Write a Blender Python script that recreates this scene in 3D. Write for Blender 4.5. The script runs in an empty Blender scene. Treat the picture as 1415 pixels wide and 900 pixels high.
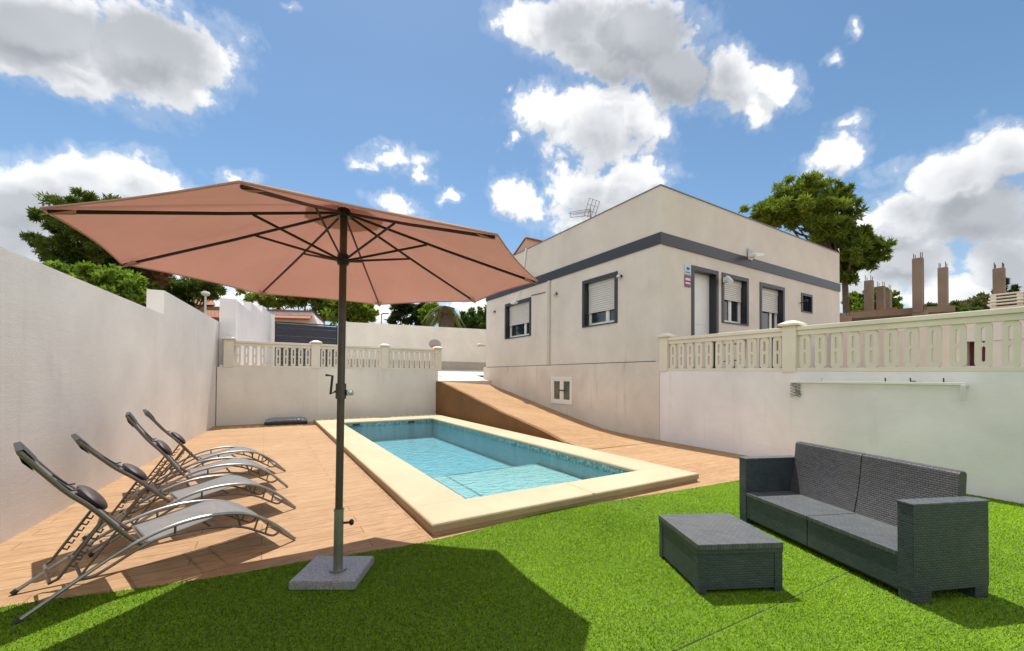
import bpy, bmesh, math, random
import numpy as np
from mathutils import Vector, Matrix
random.seed(7); rng = np.random.default_rng(7)
S = bpy.context.scene
C = S.collection
R = math.radians
PI = math.pi

# ------------------------------------------------------------------ camera
YAW, PITCH, ROLL, FPX, CY, EYE = .548265286, .0150199645, .00696920908, 559.957, 512.924, 1.3
_f = Vector((math.sin(YAW)*math.cos(PITCH), math.cos(YAW)*math.cos(PITCH), math.sin(PITCH)))
_r0 = Vector((math.cos(YAW), -math.sin(YAW), 0)); _u0 = _r0.cross(_f)
_r = math.cos(ROLL)*_r0 + math.sin(ROLL)*_u0
_u = -math.sin(ROLL)*_r0 + math.cos(ROLL)*_u0
cam = bpy.data.objects.new('camera', bpy.data.cameras.new('camera'))
C.objects.link(cam); S.camera = cam
cam.matrix_world = Matrix(((_r.x, _u.x, -_f.x, 0), (_r.y, _u.y, -_f.y, 0), (_r.z, _u.z, -_f.z, EYE), (0, 0, 0, 1)))
cam.data.sensor_width = 36; cam.data.lens = FPX/1415*36
cam.data.shift_y = (CY-450)/1415
cam.data.clip_start = .05; cam.data.clip_end = 5000

def P(x, y, depth):
    """world point seen at picture position x, y at a given distance along the view"""
    d = _r*((x-707.5)/FPX) - _u*((y-CY)/FPX) + _f
    return Vector((0, 0, EYE)) + d*depth

# ------------------------------------------------------------------ materials
def rgb(c): return (c[0], c[1], c[2], 1)
class N:
    """tiny node-tree helper"""
    def __init__(s, name):
        s.m = bpy.data.materials.new(name); s.m.use_nodes = True
        s.t = s.m.node_tree; s.t.nodes.clear()
        s.out = s.n('ShaderNodeOutputMaterial')
        s.co = s.n('ShaderNodeTexCoord')
    def n(s, typ, **kw):
        o = s.t.nodes.new(typ)
        for k, v in kw.items():
            if k.startswith('_'): setattr(o, k[1:], v)
            else: s.set(o, k, v)
        return o
    def set(s, node, key, v):
        k = key.replace('__', ' ')
        if k.isdigit() or (k[0] == 'i' and k[1:].isdigit()): k = int(k.lstrip('i'))
        i = node.inputs[k]
        if isinstance(v, bpy.types.NodeSocket): s.t.links.new(v, i)
        elif isinstance(v, bpy.types.Node): s.t.links.new(v.outputs[0], i)
        else: i.default_value = v
    def mapping(s, vec, scale=(1, 1, 1), rot=(0, 0, 0)):
        return s.n('ShaderNodeMapping', Vector=vec, Scale=scale, Rotation=rot).outputs[0]
    def noise(s, vec, scale, detail=4, rough=.55, dist=0):
        return s.n('ShaderNodeTexNoise', Vector=vec, Scale=scale, Detail=detail, Roughness=rough, Distortion=dist).outputs[0]
    def ramp(s, fac, stops):
        r = s.n('ShaderNodeValToRGB', Fac=fac); e = r.color_ramp.elements
        while len(e) < len(stops): e.new(.5)
        for k, (p, c) in enumerate(stops):
            e[k].position = p; e[k].color = rgb(c) if not isinstance(c, (int, float)) else (c, c, c, 1)
        return r.outputs[0]
    def mix(s, a, b, fac, mode='MIX'):
        m = s.n('ShaderNodeMix', _data_type='RGBA', _blend_type=mode)
        for k, v in ((0, fac), (6, a), (7, b)):
            if isinstance(v, tuple): v = rgb(v)
            s.set(m, str(k), v)
        return m.outputs[2]
    def math(s, op, a, b=0.0, clamp=False):
        m = s.n('ShaderNodeMath', _operation=op, _use_clamp=clamp)
        s.set(m, '0', a); s.set(m, '1', b)
        return m.outputs[0]
    def bump(s, h, strength=.3, dist=.01, normal=None):
        b = s.n('ShaderNodeBump', Height=h, Strength=strength, Distance=dist)
        if normal is not None: s.set(b, 'Normal', normal)
        return b.outputs[0]
    def bsdf(s, col, rough=.6, normal=None, metal=0, spec=.5, **kw):
        b = s.n('ShaderNodeBsdfPrincipled', Roughness=rough, Metallic=metal)
        s.set(b, 'Base Color', rgb(col) if isinstance(col, tuple) else col)
        s.set(b, 'Specular IOR Level', spec)
        for k, v in kw.items(): s.set(b, k, v)
        if normal is not None: s.set(b, 'Normal', normal)
        s.t.links.new(b.outputs[0], s.out.inputs[0]); return b
    def obj(s): return s.co.outputs['Object']

def mat_plain(name, col, rough=.5, metal=0, var=.12, scale=9, bump=.0, spec=.5):
    k = N(name); v = k.obj()
    a = k.noise(v, scale, 5, .6)
    c = k.ramp(a, [(.25, tuple(x*(1-var) for x in col)), (.75, tuple(min(1, x*(1+var)) for x in col))])
    n = k.bump(k.noise(v, scale*9, 4), bump, .004) if bump else None
    k.bsdf(c, rough, n, metal, spec); return k.m

def mat_stucco(name, col, streak=.25, stain=(.36, .31, .25), blotch=.14, bump=.35, grain=90):
    """painted render: fine grain, large uneven patches, faint vertical run marks"""
    k = N(name); v = k.obj()
    big = k.noise(v, .8, 5, .6, .3)
    c = k.ramp(big, [(.3, tuple(x*(1-blotch) for x in col)), (.7, tuple(min(1, x*(1+blotch*.4)) for x in col))])
    runs = k.noise(k.mapping(v, (3.2, 3.2, .16)), 1.6, 5, .65)
    runs = k.ramp(runs, [(.55, 0.), (.8, 1.)])
    patch = k.ramp(k.noise(v, 1.7, 3), [(.45, 0.), (.7, 1.)])
    f = k.math('MULTIPLY', k.math('MULTIPLY', runs, patch), streak)
    c = k.mix(c, stain, f)
    sp = k.ramp(k.noise(v, 26, 3), [(.68, 0.), (.8, 1.)])
    c = k.mix(c, stain, k.math('MULTIPLY', sp, streak*.25))
    trowel = k.noise(k.mapping(v, (1.6, 1.6, 11)), 2.4, 5, .65, .4)
    c = k.mix(c, tuple(x*.90 for x in col), k.ramp(trowel, [(.5, 0.), (.75, .4)]))
    h = k.math('ADD', k.math('ADD', k.noise(v, grain, 4), k.math('MULTIPLY', k.noise(v, 7, 3), .9)), k.math('MULTIPLY', trowel, .4))
    k.bsdf(c, .88, k.bump(h, bump, .006), 0, .2); return k.m

def mat_paving(name, cols, mortar, row=.16, width=1.15, rot=0.0):
    """plank-stamped concrete"""
    k = N(name); v = k.mapping(k.obj(), (1, 1, 1), (0, 0, rot))
    br = k.n('ShaderNodeTexBrick', Vector=v, Scale=1.0, _offset=.37)
    for key, val in (('Mortar Size', .005), ('Mortar Smooth', .4), ('Bias', 0.0), ('Brick Width', width), ('Row Height', row)): k.set(br, key, val)
    k.set(br, 'Color1', (0, 0, 0, 1)); k.set(br, 'Color2', (1, 1, 1, 1)); k.set(br, 'Mortar', (.5, .5, .5, 1))
    tone = k.math('ADD', k.math('MULTIPLY', br.outputs['Color'], .09), k.math('MULTIPLY', k.noise(k.mapping(v, (4.2, 24, 1)), 1.5, 6, .62, .9), .80))
    tone = k.math('ADD', tone, k.math('MULTIPLY', k.noise(v, .55, 4), .28))
    c = k.ramp(tone, [(.38, cols[0]), (.6, cols[1]), (.82, cols[2])])
    pale = k.ramp(k.noise(v, .9, 5, .65), [(.6, 0.), (.78, 1.)])
    c = k.mix(c, cols[3], k.math('MULTIPLY', pale, .55))
    c = k.mix(c, mortar, k.math('MULTIPLY', br.outputs['Fac'], .55))
    h = k.math('SUBTRACT', k.math('MULTIPLY', k.noise(k.mapping(v, (2.2, 34, 1)), 1.4, 6, .7), .8), k.math('MULTIPLY', br.outputs['Fac'], .9))
    k.bsdf(c, .72, k.bump(h, .45, .006), 0, .3); return k.m

def mat_wicker(name, col, top=False):
    """woven plastic: small staggered lozenges; vertical faces use height, top faces the plan"""
    k = N(name); v = k.obj(); sep = k.n('ShaderNodeSeparateXYZ', Vector=v)
    x, y, z = sep.outputs
    if top: cx, cz = k.math('ADD', x, y), k.math('SUBTRACT', x, y)
    else: cx, cz = k.math('ADD', x, y), z
    cv = k.n('ShaderNodeCombineXYZ', X=cx, Y=cz).outputs[0]
    br = k.n('ShaderNodeTexBrick', Vector=cv, Scale=1.0, _offset=.5)
    for key, val in (('Mortar Size', .0024), ('Mortar Smooth', .9), ('Brick Width', .085 if top else .032), ('Row Height', .019 if top else .0145)): k.set(br, key, val)
    k.set(br, 'Color1', rgb(tuple(q*.78 for q in col))); k.set(br, 'Color2', rgb(tuple(q*1.25 for q in col))); k.set(br, 'Mortar', rgb(tuple(q*.4 for q in col)))
    c = k.mix(br.outputs['Color'], tuple(q*.9 for q in col), .2)
    dust = k.ramp(k.noise(v, 2.2, 5, .65), [(.5, 0.), (.8, 1.)])
    c = k.mix(c, (.16, .155, .14), k.math('MULTIPLY', dust, .3))
    h = k.math('SUBTRACT', 1.0, br.outputs['Fac'])
    k.bsdf(c, .42, k.bump(h, .55, .004), 0, .4); return k.m

def mat_leaf(name, dark, light, trans=.35, rough=.55, lift=0):
    k = N(name)
    a = k.n('ShaderNodeAttribute', _attribute_name='tone').outputs['Fac']
    c = k.ramp(a, [(.0, dark), (1., light)])
    d = k.n('ShaderNodeBsdfDiffuse', Color=c)
    if lift:                                     # a dense pile answers light like the mat it forms
        ge = k.n('ShaderNodeNewGeometry'); av = k.n('ShaderNodeVectorMath', _operation='MULTIPLY_ADD')
        k.set(av, '0', ge.outputs['Normal']); av.inputs[1].default_value = (1-lift,)*3; av.inputs[2].default_value = (0, 0, lift)
        k.set(d, 'Normal', k.n('ShaderNodeVectorMath', _operation='NORMALIZE', i0=av.outputs[0]).outputs[0])
    g = k.n('ShaderNodeBsdfGlossy', Roughness=rough); k.set(g, 'Color', (.5, .5, .5, 1))
    t = k.n('ShaderNodeBsdfTranslucent', Color=k.mix(c, (.35, .5, .05), .25))
    m1 = k.n('ShaderNodeMixShader', Fac=trans); k.set(m1, '1', d); k.set(m1, '2', t)
    m2 = k.n('ShaderNodeMixShader', Fac=.025); k.set(m2, '1', m1); k.set(m2, '2', g)
    k.t.links.new(m2.outputs[0], k.out.inputs[0]); return k.m

M = {}
M['wall_white'] = mat_stucco('white_render', (.815, .785, .80), .5, (.42, .38, .33), .16)
M['wall_warm'] = mat_stucco('warm_white_render', (.82, .785, .755), .45, (.42, .38, .33), .14)
M['wall_far'] = mat_stucco('pale_render', (.76, .72, .65), .5, (.38, .33, .27), .16)
M['wall_house'] = mat_stucco('beige_render', (.68, .628, .565), .5, grain=60)
M['wall_plinth'] = mat_stucco('plinth_render', (.68, .62, .55), .85, (.24, .19, .15), .2, grain=60)
M['wall_brown'] = mat_stucco('brown_render', (.20, .105, .045), .5, (.1, .05, .025), .25)
M['cast'] = mat_stucco('cast_stone', (.74, .68, .575), .35, grain=120, bump=.25)
M['coping'] = mat_stucco('cream_coping_stone', (.475, .40, .275), .6, (.36, .27, .15), .14, .3, 140)
M['paving'] = mat_paving('tan_stamped_concrete', [(.25, .138, .068), (.36, .218, .112), (.43, .285, .160), (.47, .365, .26)], (.13, .06, .03))
M['ramp'] = mat_paving('tan_ramp_concrete', [(.23, .122, .052), (.345, .205, .098), (.43, .275, .142), (.45, .33, .20)], (.2, .1, .045), .20, 1.0)
M['drive'] = mat_plain('pale_concrete', (.55, .5, .45), .85, 0, .12, 2, .3)
M['granite'] = mat_plain('dark_granite', (.026, .026, .036), .35, 0, .45, 60, .15)
M['pvc'] = mat_plain('white_plastic', (.74, .74, .72), .35, 0, .04, 4)
M['shutter'] = mat_plain('grey_white_slats', (.62, .61, .58), .4, 0, .05, 6)
M['pipe'] = mat_plain('cream_pipe', (.55, .49, .41), .5, 0, .08, 4)
M['black'] = mat_plain('black_metal', (.012, .012, .014), .4, 0, .2, 12)
M['steel'] = mat_plain('grey_painted_steel', (.30, .295, .285), .34, .75, .15, 14)
M['bronze'] = mat_plain('bronze_frame', (.16, .135, .115), .38, .55, .2, 12)
M['sling'] = mat_plain('grey_mesh_fabric', (.15, .15, .152), .75, 0, .15, 180, .2)
k = N('grey_mesh_sling'); v = k.obj()
sb = k.bsdf(k.ramp(k.noise(v, 160, 2), [(.3, (.16, .16, .163)), (.7, (.21, .21, .212))]), .75)
tq = k.n('ShaderNodeBsdfTransparent'); mx = k.n('ShaderNodeMixShader', Fac=.24); k.set(mx, '1', sb); k.set(mx, '2', tq)
k.t.links.new(mx.outputs[0], k.out.inputs[0]); M['sling'] = k.m
M['pillow'] = mat_plain('dark_maroon_vinyl', (.045, .028, .030), .6, 0, .25, 20, .15)
M['pole'] = mat_plain('brown_grey_pole', (.085, .07, .055), .35, .4, .2, 10)
M['rib'] = mat_plain('dark_brown_ribs', (.022, .010, .009), .4, .1, .2, 10)
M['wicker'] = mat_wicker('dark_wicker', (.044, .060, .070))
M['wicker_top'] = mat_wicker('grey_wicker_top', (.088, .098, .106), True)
M['gate'] = mat_plain('dark_blue_slats', (.018, .022, .04), .5, 0, .35, 7, .1)
M['bark'] = mat_plain('bark', (.11, .075, .05), .9, 0, .35, 6, .8)
M['raw'] = mat_stucco('raw_concrete', (.27, .20, .15), .6, (.12, .08, .055), .25)
M['brick'] = mat_plain('terracotta', (.30, .11, .055), .8, 0, .3, 9, .3)
M['rust'] = mat_plain('rusty_steel', (.12, .06, .035), .7, .4, .3, 12)
M['red'] = mat_plain('dark_red_paint', (.17, .012, .028), .5, 0, .15, 9)
M['orange'] = mat_plain('orange_red_plastic', (.62, .09, .03), .4)
M['grey_plastic'] = mat_plain('grey_plastic', (.20, .215, .225), .45, 0, .2, 9)
M['dark_plastic'] = mat_plain('dark_plastic', (.018, .018, .022), .5, 0, .2, 9)
M['peach'] = mat_stucco('peach_render', (.52, .36, .27), .3)
M['chrome'] = mat_plain('chrome', (.6, .6, .6), .18, 1, .05, 5)
M['blue_sign'] = mat_plain('pale_blue_plate', (.45, .6, .75), .4)
M['navy'] = mat_plain('navy_print', (.02, .05, .18), .4)
M['purple_sign'] = mat_plain('purple_red_plate', (.22, .05, .12), .4)
M['sign_white'] = mat_plain('white_print', (.7, .66, .7), .4)

k = N('window_glass'); k.bsdf((.02, .028, .032), .04, None, 0, .8); M['glass'] = k.m
k = N('frosted_glass'); v = k.obj()
k.bsdf(k.ramp(k.noise(v, 3, 4), [(.3, (.045, .06, .05)), (.7, (.12, .135, .11))]), .12, None, 0, .6); M['glass_pale'] = k.m

k = N('speckled_granite_slab'); v = k.obj()
vo = k.n('ShaderNodeTexVoronoi', Vector=v, Scale=260).outputs['Color']
c = k.ramp(vo, [(.15, (.09, .09, .095)), (.5, (.29, .29, .30)), (.85, (.44, .44, .45))])
c = k.mix(c, (.3, .3, .3), k.math('MULTIPLY', k.noise(v, 12, 3), .35))
k.bsdf(c, .4, k.bump(k.noise(v, 70, 3), .15, .003), 0, .4); M['slab'] = k.m

k = N('canopy_fabric'); v = k.obj()
w = k.noise(v, 2.2, 5, .6)
weave = k.math('ADD', k.math('MULTIPLY', k.noise(v, 420, 2), .06), k.noise(v, 5, 4, .6, .8))
cu = k.ramp(w, [(.3, (.56, .41, .345)), (.7, (.60, .44, .37))])
ct = k.ramp(w, [(.3, (.69, .455, .41)), (.7, (.73, .485, .44))])
d = k.n('ShaderNodeBsdfDiffuse', Color=cu, Normal=k.bump(weave, .5, .03))
t = k.n('ShaderNodeBsdfTranslucent', Color=ct, Normal=k.bump(weave, .5, .03))
mx = k.n('ShaderNodeMixShader', Fac=.52); k.set(mx, '1', d); k.set(mx, '2', t)
k.t.links.new(mx.outputs[0], k.out.inputs[0]); M['canopy'] = k.m

k = N('pool_mosaic'); v = k.obj(); sep = k.n('ShaderNodeSeparateXYZ', Vector=v)
cv = k.n('ShaderNodeCombineXYZ', X=k.math('ADD', sep.outputs[0], sep.outputs[1]), Y=k.math('SUBTRACT', sep.outputs[2], sep.outputs[1])).outputs[0]
br = k.n('ShaderNodeTexBrick', Vector=cv, Scale=1.0, _offset=0.0)
for key, val in (('Mortar Size', .0025), ('Brick Width', .027), ('Row Height', .027), ('Mortar Smooth', .3)): k.set(br, key, val)
k.set(br, 'Color1', (.12, .38, .47, 1)); k.set(br, 'Color2', (.18, .47, .55, 1)); k.set(br, 'Mortar', (.5, .6, .6, 1))
c = k.mix(br.outputs['Color'], (.15, .43, .52), k.math('MULTIPLY', k.noise(v, 1.1, 3), .8))
k.bsdf(c, .3, None, 0, .4); M['mosaic'] = k.m
k = N('pale_step_mosaic'); v = k.obj()
k.bsdf(k.ramp(k.noise(v, 30, 4), [(.3, (.28, .48, .49)), (.7, (.38, .56, .56))]), .35); M['step'] = k.m
k = N('dark_edge_mosaic'); v = k.obj()
ck = k.n('ShaderNodeTexVoronoi', Vector=v, Scale=38).outputs['Color']
k.bsdf(k.ramp(ck, [(.3, (.03, .05, .06)), (.6, (.08, .12, .13)), (.8, (.35, .4, .4))]), .3); M['edge_tile'] = k.m
k = N('waterline_mosaic'); v = k.obj()
ck = k.n('ShaderNodeTexVoronoi', Vector=v, Scale=36).outputs['Color']
k.bsdf(k.ramp(ck, [(.2, (.08, .18, .18)), (.55, (.17, .34, .36)), (.85, (.36, .50, .49))]), .3); M['line_tile'] = k.m

k = N('pool_water'); v = k.obj()
w1 = k.noise(k.mapping(v, (1, 1.5, 1), (0, 0, .3)), 5.5, 3, .5, .8)
w2 = k.noise(k.mapping(v, (1, 1.8, 1), (0, 0, -.5)), 17, 3, .55, .6)
nrm = k.bump(k.math('ADD', w1, k.math('MULTIPLY', w2, .34)), .42, .10)
rf = k.n('ShaderNodeBsdfGlossy', Roughness=.03, Normal=nrm); k.set(rf, 'Color', (1, 1, 1, 1))
# clear water; denser tint in the wave crests' slant path
lp = k.ramp(k.math('ADD', k.math('MULTIPLY', w1, .6), k.math('MULTIPLY', w2, .4)), [(.36, (.74, .93, .96)), (.64, (.93, 1., 1.))])
tr = k.n('ShaderNodeBsdfTransparent', Color=lp)
fr = k.n('ShaderNodeFresnel', IOR=1.33, Normal=nrm)
mx = k.n('ShaderNodeMixShader', Fac=fr.outputs[0]); k.set(mx, '1', tr); k.set(mx, '2', rf)
k.t.links.new(mx.outputs[0], k.out.inputs[0]); M['water'] = k.m

M['turf'] = mat_leaf('turf_blades', (.095, .215, .004), (.315, .53, .014), .2, .45, .75)
M['turf_base'] = mat_plain('turf_backing', (.085, .16, .004), .95, 0, .4, 40, .5)
M['pine'] = mat_leaf('pine_needles', (.020, .048, .010), (.13, .19, .026), .32)
M['pine_warm'] = mat_leaf('sunny_pine_needles', (.035, .075, .010), (.23, .30, .030), .36)
M['lime'] = mat_leaf('lime_leaves', (.050, .115, .010), (.20, .30, .030), .42)
M['green'] = mat_leaf('green_leaves', (.020, .060, .012), (.085, .17, .03), .35)
M['conifer'] = mat_leaf('dark_conifer_leaves', (.008, .020, .009), (.035, .062, .022), .2)
M['olive'] = mat_leaf('olive_brown_leaves', (.045, .05, .018), (.15, .13, .05), .3)
M['russet'] = mat_leaf('dry_russet_twigs', (.07, .03, .02), (.20, .085, .055), .2)
M['palm'] = mat_leaf('palm_fronds', (.05, .055, .018), (.17, .16, .06), .3)

# ------------------------------------------------------------------ mesh helpers
class MB:
    def __init__(s): s.v = []; s.f = []; s.sm = []
    def add(s, verts, faces, smooth=False):
        o = len(s.v); s.v += [tuple(v) for v in verts]
        s.f += [tuple(i+o for i in f) for f in faces]; s.sm += [smooth]*len(faces); return s
    def box(s, a, b, bev=0):
        if bev:
            bm = bmesh.new(); bmesh.ops.create_cube(bm, size=1)
            for v in bm.verts: v.co = Vector([a[i]+(b[i]-a[i])*(v.co[i]+.5) for i in range(3)])
            bmesh.ops.bevel(bm, geom=list(bm.edges), offset=bev, segments=2, affect='EDGES', profile=.6)
            bm.verts.index_update()
            s.add([v.co[:] for v in bm.verts], [[v.index for v in f.verts] for f in bm.faces]); bm.free(); return s
        x0, y0, z0 = a; x1, y1, z1 = b
        return s.add([(x0,y0,z0),(x1,y0,z0),(x1,y1,z0),(x0,y1,z0),(x0,y0,z1),(x1,y0,z1),(x1,y1,z1),(x0,y1,z1)],
                     [(0,3,2,1),(4,5,6,7),(0,1,5,4),(1,2,6,5),(2,3,7,6),(3,0,4,7)])
    def prism(s, poly, lift):
        """closed prism: polygon of 3-D points moved by the vector lift"""
        n = len(poly); p = [Vector(q) for q in poly]; L = Vector(lift)
        return s.add([q[:] for q in p]+[(q+L)[:] for q in p], [tuple(range(n-1, -1, -1)), tuple(range(n, 2*n))]+[(i, (i+1) % n, (i+1) % n+n, i+n) for i in range(n)])
    def tube(s, pts, r, n=8, cap=True, flat=1.0):
        pts = [Vector(p) for p in pts]; rr = r if isinstance(r, (list, tuple)) else [r]*len(pts)
        rings = []; up = Vector((0, 0, 1)); prev = None
        for i, p in enumerate(pts):
            t = (pts[min(i+1, len(pts)-1)]-pts[max(i-1, 0)]).normalized()
            if prev is None:
                a = up.cross(t)
                if a.length < .05: a = Vector((1, 0, 0)).cross(t)
                a.normalize()
            else: a = (prev-t*prev.dot(t)).normalized()
            prev = a; b = t.cross(a)
            rings.append([p+(a*math.cos(2*PI*j/n)*flat+b*math.sin(2*PI*j/n))*rr[i] for j in range(n)])
        vs = [q[:] for ring in rings for q in ring]; fs = []
        for i in range(len(pts)-1):
            for j in range(n):
                fs.append((i*n+j, i*n+(j+1) % n, (i+1)*n+(j+1) % n, (i+1)*n+j))
        s.add(vs, fs, True)
        if cap:
            k = len(s.v)-len(vs)
            s.f += [tuple(k+j for j in range(n-1, -1, -1)), tuple(k+(len(pts)-1)*n+j for j in range(n))]; s.sm += [False, False]
        return s
    def lathe(s, c, prof, n=16):
        """profile of (radius, z) turned about the vertical through c"""
        vs = []; fs = []
        for r, z in prof:
            for j in range(n): vs.append((c[0]+r*math.cos(2*PI*j/n), c[1]+r*math.sin(2*PI*j/n), c[2]+z))
        for i in range(len(prof)-1):
            for j in range(n): fs.append((i*n+j, i*n+(j+1) % n, (i+1)*n+(j+1) % n, (i+1)*n+j))
        s.add(vs, fs, True); return s
    def grid(s, rows, smooth=True, close=False):
        """rows of equal length of points"""
        n = len(rows[0]); fs = []
        for i in range(len(rows)-1):
            for j in range(n-1): fs.append((i*n+j, i*n+j+1, (i+1)*n+j+1, (i+1)*n+j))
        return s.add([q for r in rows for q in r], fs, smooth)
    def ellipsoid(s, c, r, n=12, m=8, mtx=None):
        rows = []
        for i in range(m+1):
            a = PI*i/m-PI/2
            rows.append([Vector((r[0]*math.cos(a)*math.cos(2*PI*j/n), r[1]*math.cos(a)*math.sin(2*PI*j/n), r[2]*math.sin(a))) for j in range(n+1)])
        rows = [[((mtx @ q) if mtx else q)+Vector(c) for q in ro] for ro in rows]
        return s.grid([[q[:] for q in ro] for ro in rows])
    def build(s, name, mat, parent=None, loc=None, solid=0, angle=40):
        me = bpy.data.meshes.new(name); me.from_pydata(s.v, [], s.f); me.update()
        me.polygons.foreach_set('use_smooth', s.sm)
        if any(s.sm): me.set_sharp_from_angle(angle=R(angle))
        me.materials.append(mat)
        o = bpy.data.objects.new(name, me); C.objects.link(o)
        if parent: o.parent = parent
        if loc: o.location = loc
        if solid:
            md = o.modifiers.new('thickness', 'SOLIDIFY'); md.thickness = solid; md.offset = 0
        return o

def tag(o, label=None, cat=None, group=None, kind=None):
    if label: o['label'] = label
    if cat: o['category'] = cat
    if group: o['group'] = group
    if kind: o['kind'] = kind
    return o
def thing(name, label, cat, loc=(0, 0, 0), rz=0, group=None):
    o = bpy.data.objects.new(name, None); C.objects.link(o); o.empty_display_size = .2
    o.location = loc; o.rotation_euler = (0, 0, rz); return tag(o, label, cat, group)
def struct(o): o['kind'] = 'structure'; return o
def copy_tree(o, parent=None):
    c = o.copy(); C.objects.link(c)
    if parent: c.parent = parent
    for ch in [q for q in bpy.data.objects if q.parent == o]: copy_tree(ch, c)
    return c

# ------------------------------------------------------------------ ground, terrace, lawn
HX0, HX1, HY0, HY1 = -1.9, 7.3, -8.0, 17.1     # the sunken yard
g = MB(); BIG = 900
Z0 = 1.36
def gz(x, y): return Z0
for (x0, x1, y0, y1) in ((-BIG, HX0, -BIG, BIG), (HX1, BIG, -BIG, BIG), (HX0, HX1, -BIG, HY0), (HX0, HX1, HY1, BIG)):
    g.add([(x0, y0, Z0), (x1, y0, Z0), (x1, y1, Z0), (x0, y1, Z0)], [(0, 1, 2, 3)])
g.add([(HX0, HY0, Z0), (HX1, HY0, Z0), (HX1, HY0, -.2), (HX0, HY0, -.2)], [(0, 1, 2, 3)])
struct(g.build('ground', mat_plain('dry_soil', (.22, .16, .10), .95, 0, .3, .6, .4)))

LAWN_Y = 3.04
def lawn_edge(x):                                # the turf is cut by hand, so its edge wanders
    return LAWN_Y+(.36-.0)*max(0, min(1, (.45-x)/1.6))*1.0+.10*math.exp(-((x-.4)/.5)**2)+.12*math.exp(-((x-2.4)/.9)**2)-.16*max(0, (x-3.6)/2.0)*(1 if x < 5.6 else 1)
PX0, PX1, PY0, PY1 = 1.18, 4.70, 3.15, 12.45     # pool coping, outside
WX0, WX1, WY0, WY1 = 1.72, 4.17, 3.66, 11.25     # pool, inside
g = MB()
for (x0, x1, y0, y1) in ((-2.2, PX0+.02, 2.3, 12.9), (PX1-.02, 7.2, 2.3, 12.9), (PX0+.02, PX1-.02, 2.3, PY0+.02), (PX0+.02, PX1-.02, PY1-.02, 12.9)):
    g.add([(x0, y0, 0), (x1, y0, 0), (x1, y1, 0), (x0, y1, 0)], [(0, 1, 2, 3)])
struct(g.build('terrace', M['paving']))
xs = np.linspace(-2.4, 7.2, 97)
g = MB(); g.grid([[(x, -8, .006) for x in xs], [(x, lawn_edge(x), .006) for x in xs]], False)
struct(g.build('lawn', M['turf_base']))
# dirty run of grit where the terrace meets the back wall
# turf blades
def blades():
    pts = []
    def fill(x0, x1, y0, y1, dens):
        n = int((x1-x0)*(y1-y0)*dens); q = rng.random((n, 2)); pts.append(np.c_[x0+q[:, 0]*(x1-x0), y0+q[:, 1]*(y1-y0)])
    fill(-2.0, 3.0, .8, 3.5, 25000); fill(3.0, 7.1, .4, 3.3, 17000); fill(.5, 3.0, .4, .8, 25000); fill(.5, 7.0, -1.2, .4, 9000); fill(-2.2, .5, -1.2, .4, 2500)
    p = np.concatenate(pts)
    ed = np.array([lawn_edge(x) for x in np.linspace(-2.4, 7.2, 400)])
    p = p[p[:, 1] < np.interp(p[:, 0], np.linspace(-2.4, 7.2, 400), ed)]
    wx = 7.09-(5.69-p[:, 1])*.058
    p = p[(p[:, 0] < wx) & (p[:, 0] > -2.05+.079*p[:, 1])]
    seam = np.abs(p[:, 1]-(1.235-.055*(p[:, 0]-1.81))) < .002+.012*rng.random(len(p))**2
    p = p[~(seam & (p[:, 0] > 1.4))]
    q = np.c_[p, np.full(len(p), -EYE)]           # only the turf the lens (with a wide margin) takes in
    w_ = q @ np.array(_f); pxx = q @ np.array(_r)/np.maximum(w_, .05)*FPX+707.5; pyy = CY-q @ np.array(_u)/np.maximum(w_, .05)*FPX
    p = p[(w_ > .3) & (pxx > -330) & (pxx < 1750) & (pyy < 1150)]
    n = len(p)
    h = .011+.010*rng.random(n); lean = rng.normal(0, .55, (n, 2)); nap = np.array([.10, -.35])
    # the pile lies down differently in broad swathes
    sw = np.sin(p[:, 0]*2.1+np.sin(p[:, 1]*1.7)*1.3)*.5+np.sin(p[:, 1]*3.3+p[:, 0]*.9)*.4
    tip = np.c_[p+(lean*.55+nap*(.6+.5*sw[:, None]))*h[:, None], h]
    a = rng.random(n)*2*PI; w = .0017+.0012*rng.random(n)
    d = np.c_[np.cos(a)*w, np.sin(a)*w, np.zeros(n)]
    base = np.c_[p, np.full(n, .005)]
    v = np.empty((n, 3, 3)); v[:, 0] = base-d; v[:, 1] = base+d; v[:, 2] = tip
    pn = sum(np.sin(p[:, 0]*fx+p[:, 1]*fy+ph)*am for fx, fy, ph, am in ((7.3, 4.1, .3, .5), (-5.2, 8.8, 1.7, .5), (13.1, -9.7, 2.2, .35), (19, 23, .9, .3)))
    tone = np.clip(.47+.16*rng.standard_normal(n)+.17*sw+.11*pn, 0, 1)
    return v.reshape(-1, 3), tone
def tri_mesh(name, v, tone, mat, per=3, parent=None):
    n = len(v)//per
    me = bpy.data.meshes.new(name)
    me.vertices.add(len(v)); me.vertices.foreach_set('co', v.astype(np.float32).ravel())
    me.loops.add(len(v)); me.loops.foreach_set('vertex_index', np.arange(len(v), dtype=np.int32))
    me.polygons.add(n); me.polygons.foreach_set('loop_start', np.arange(0, len(v), per, dtype=np.int32))
    me.update(calc_edges=True)
    at = me.attributes.new('tone', 'FLOAT', 'POINT'); at.data.foreach_set('value', np.repeat(tone, per).astype(np.float32))
    me.materials.append(mat)
    o = bpy.data.objects.new(name, me); C.objects.link(o)
    if parent: o.parent = parent
    return o
v, tone = blades()
tag(tri_mesh('grass', v, tone, M['turf']), 'short bright green artificial turf laid in front of the pool', 'turf', kind='stuff')

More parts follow.
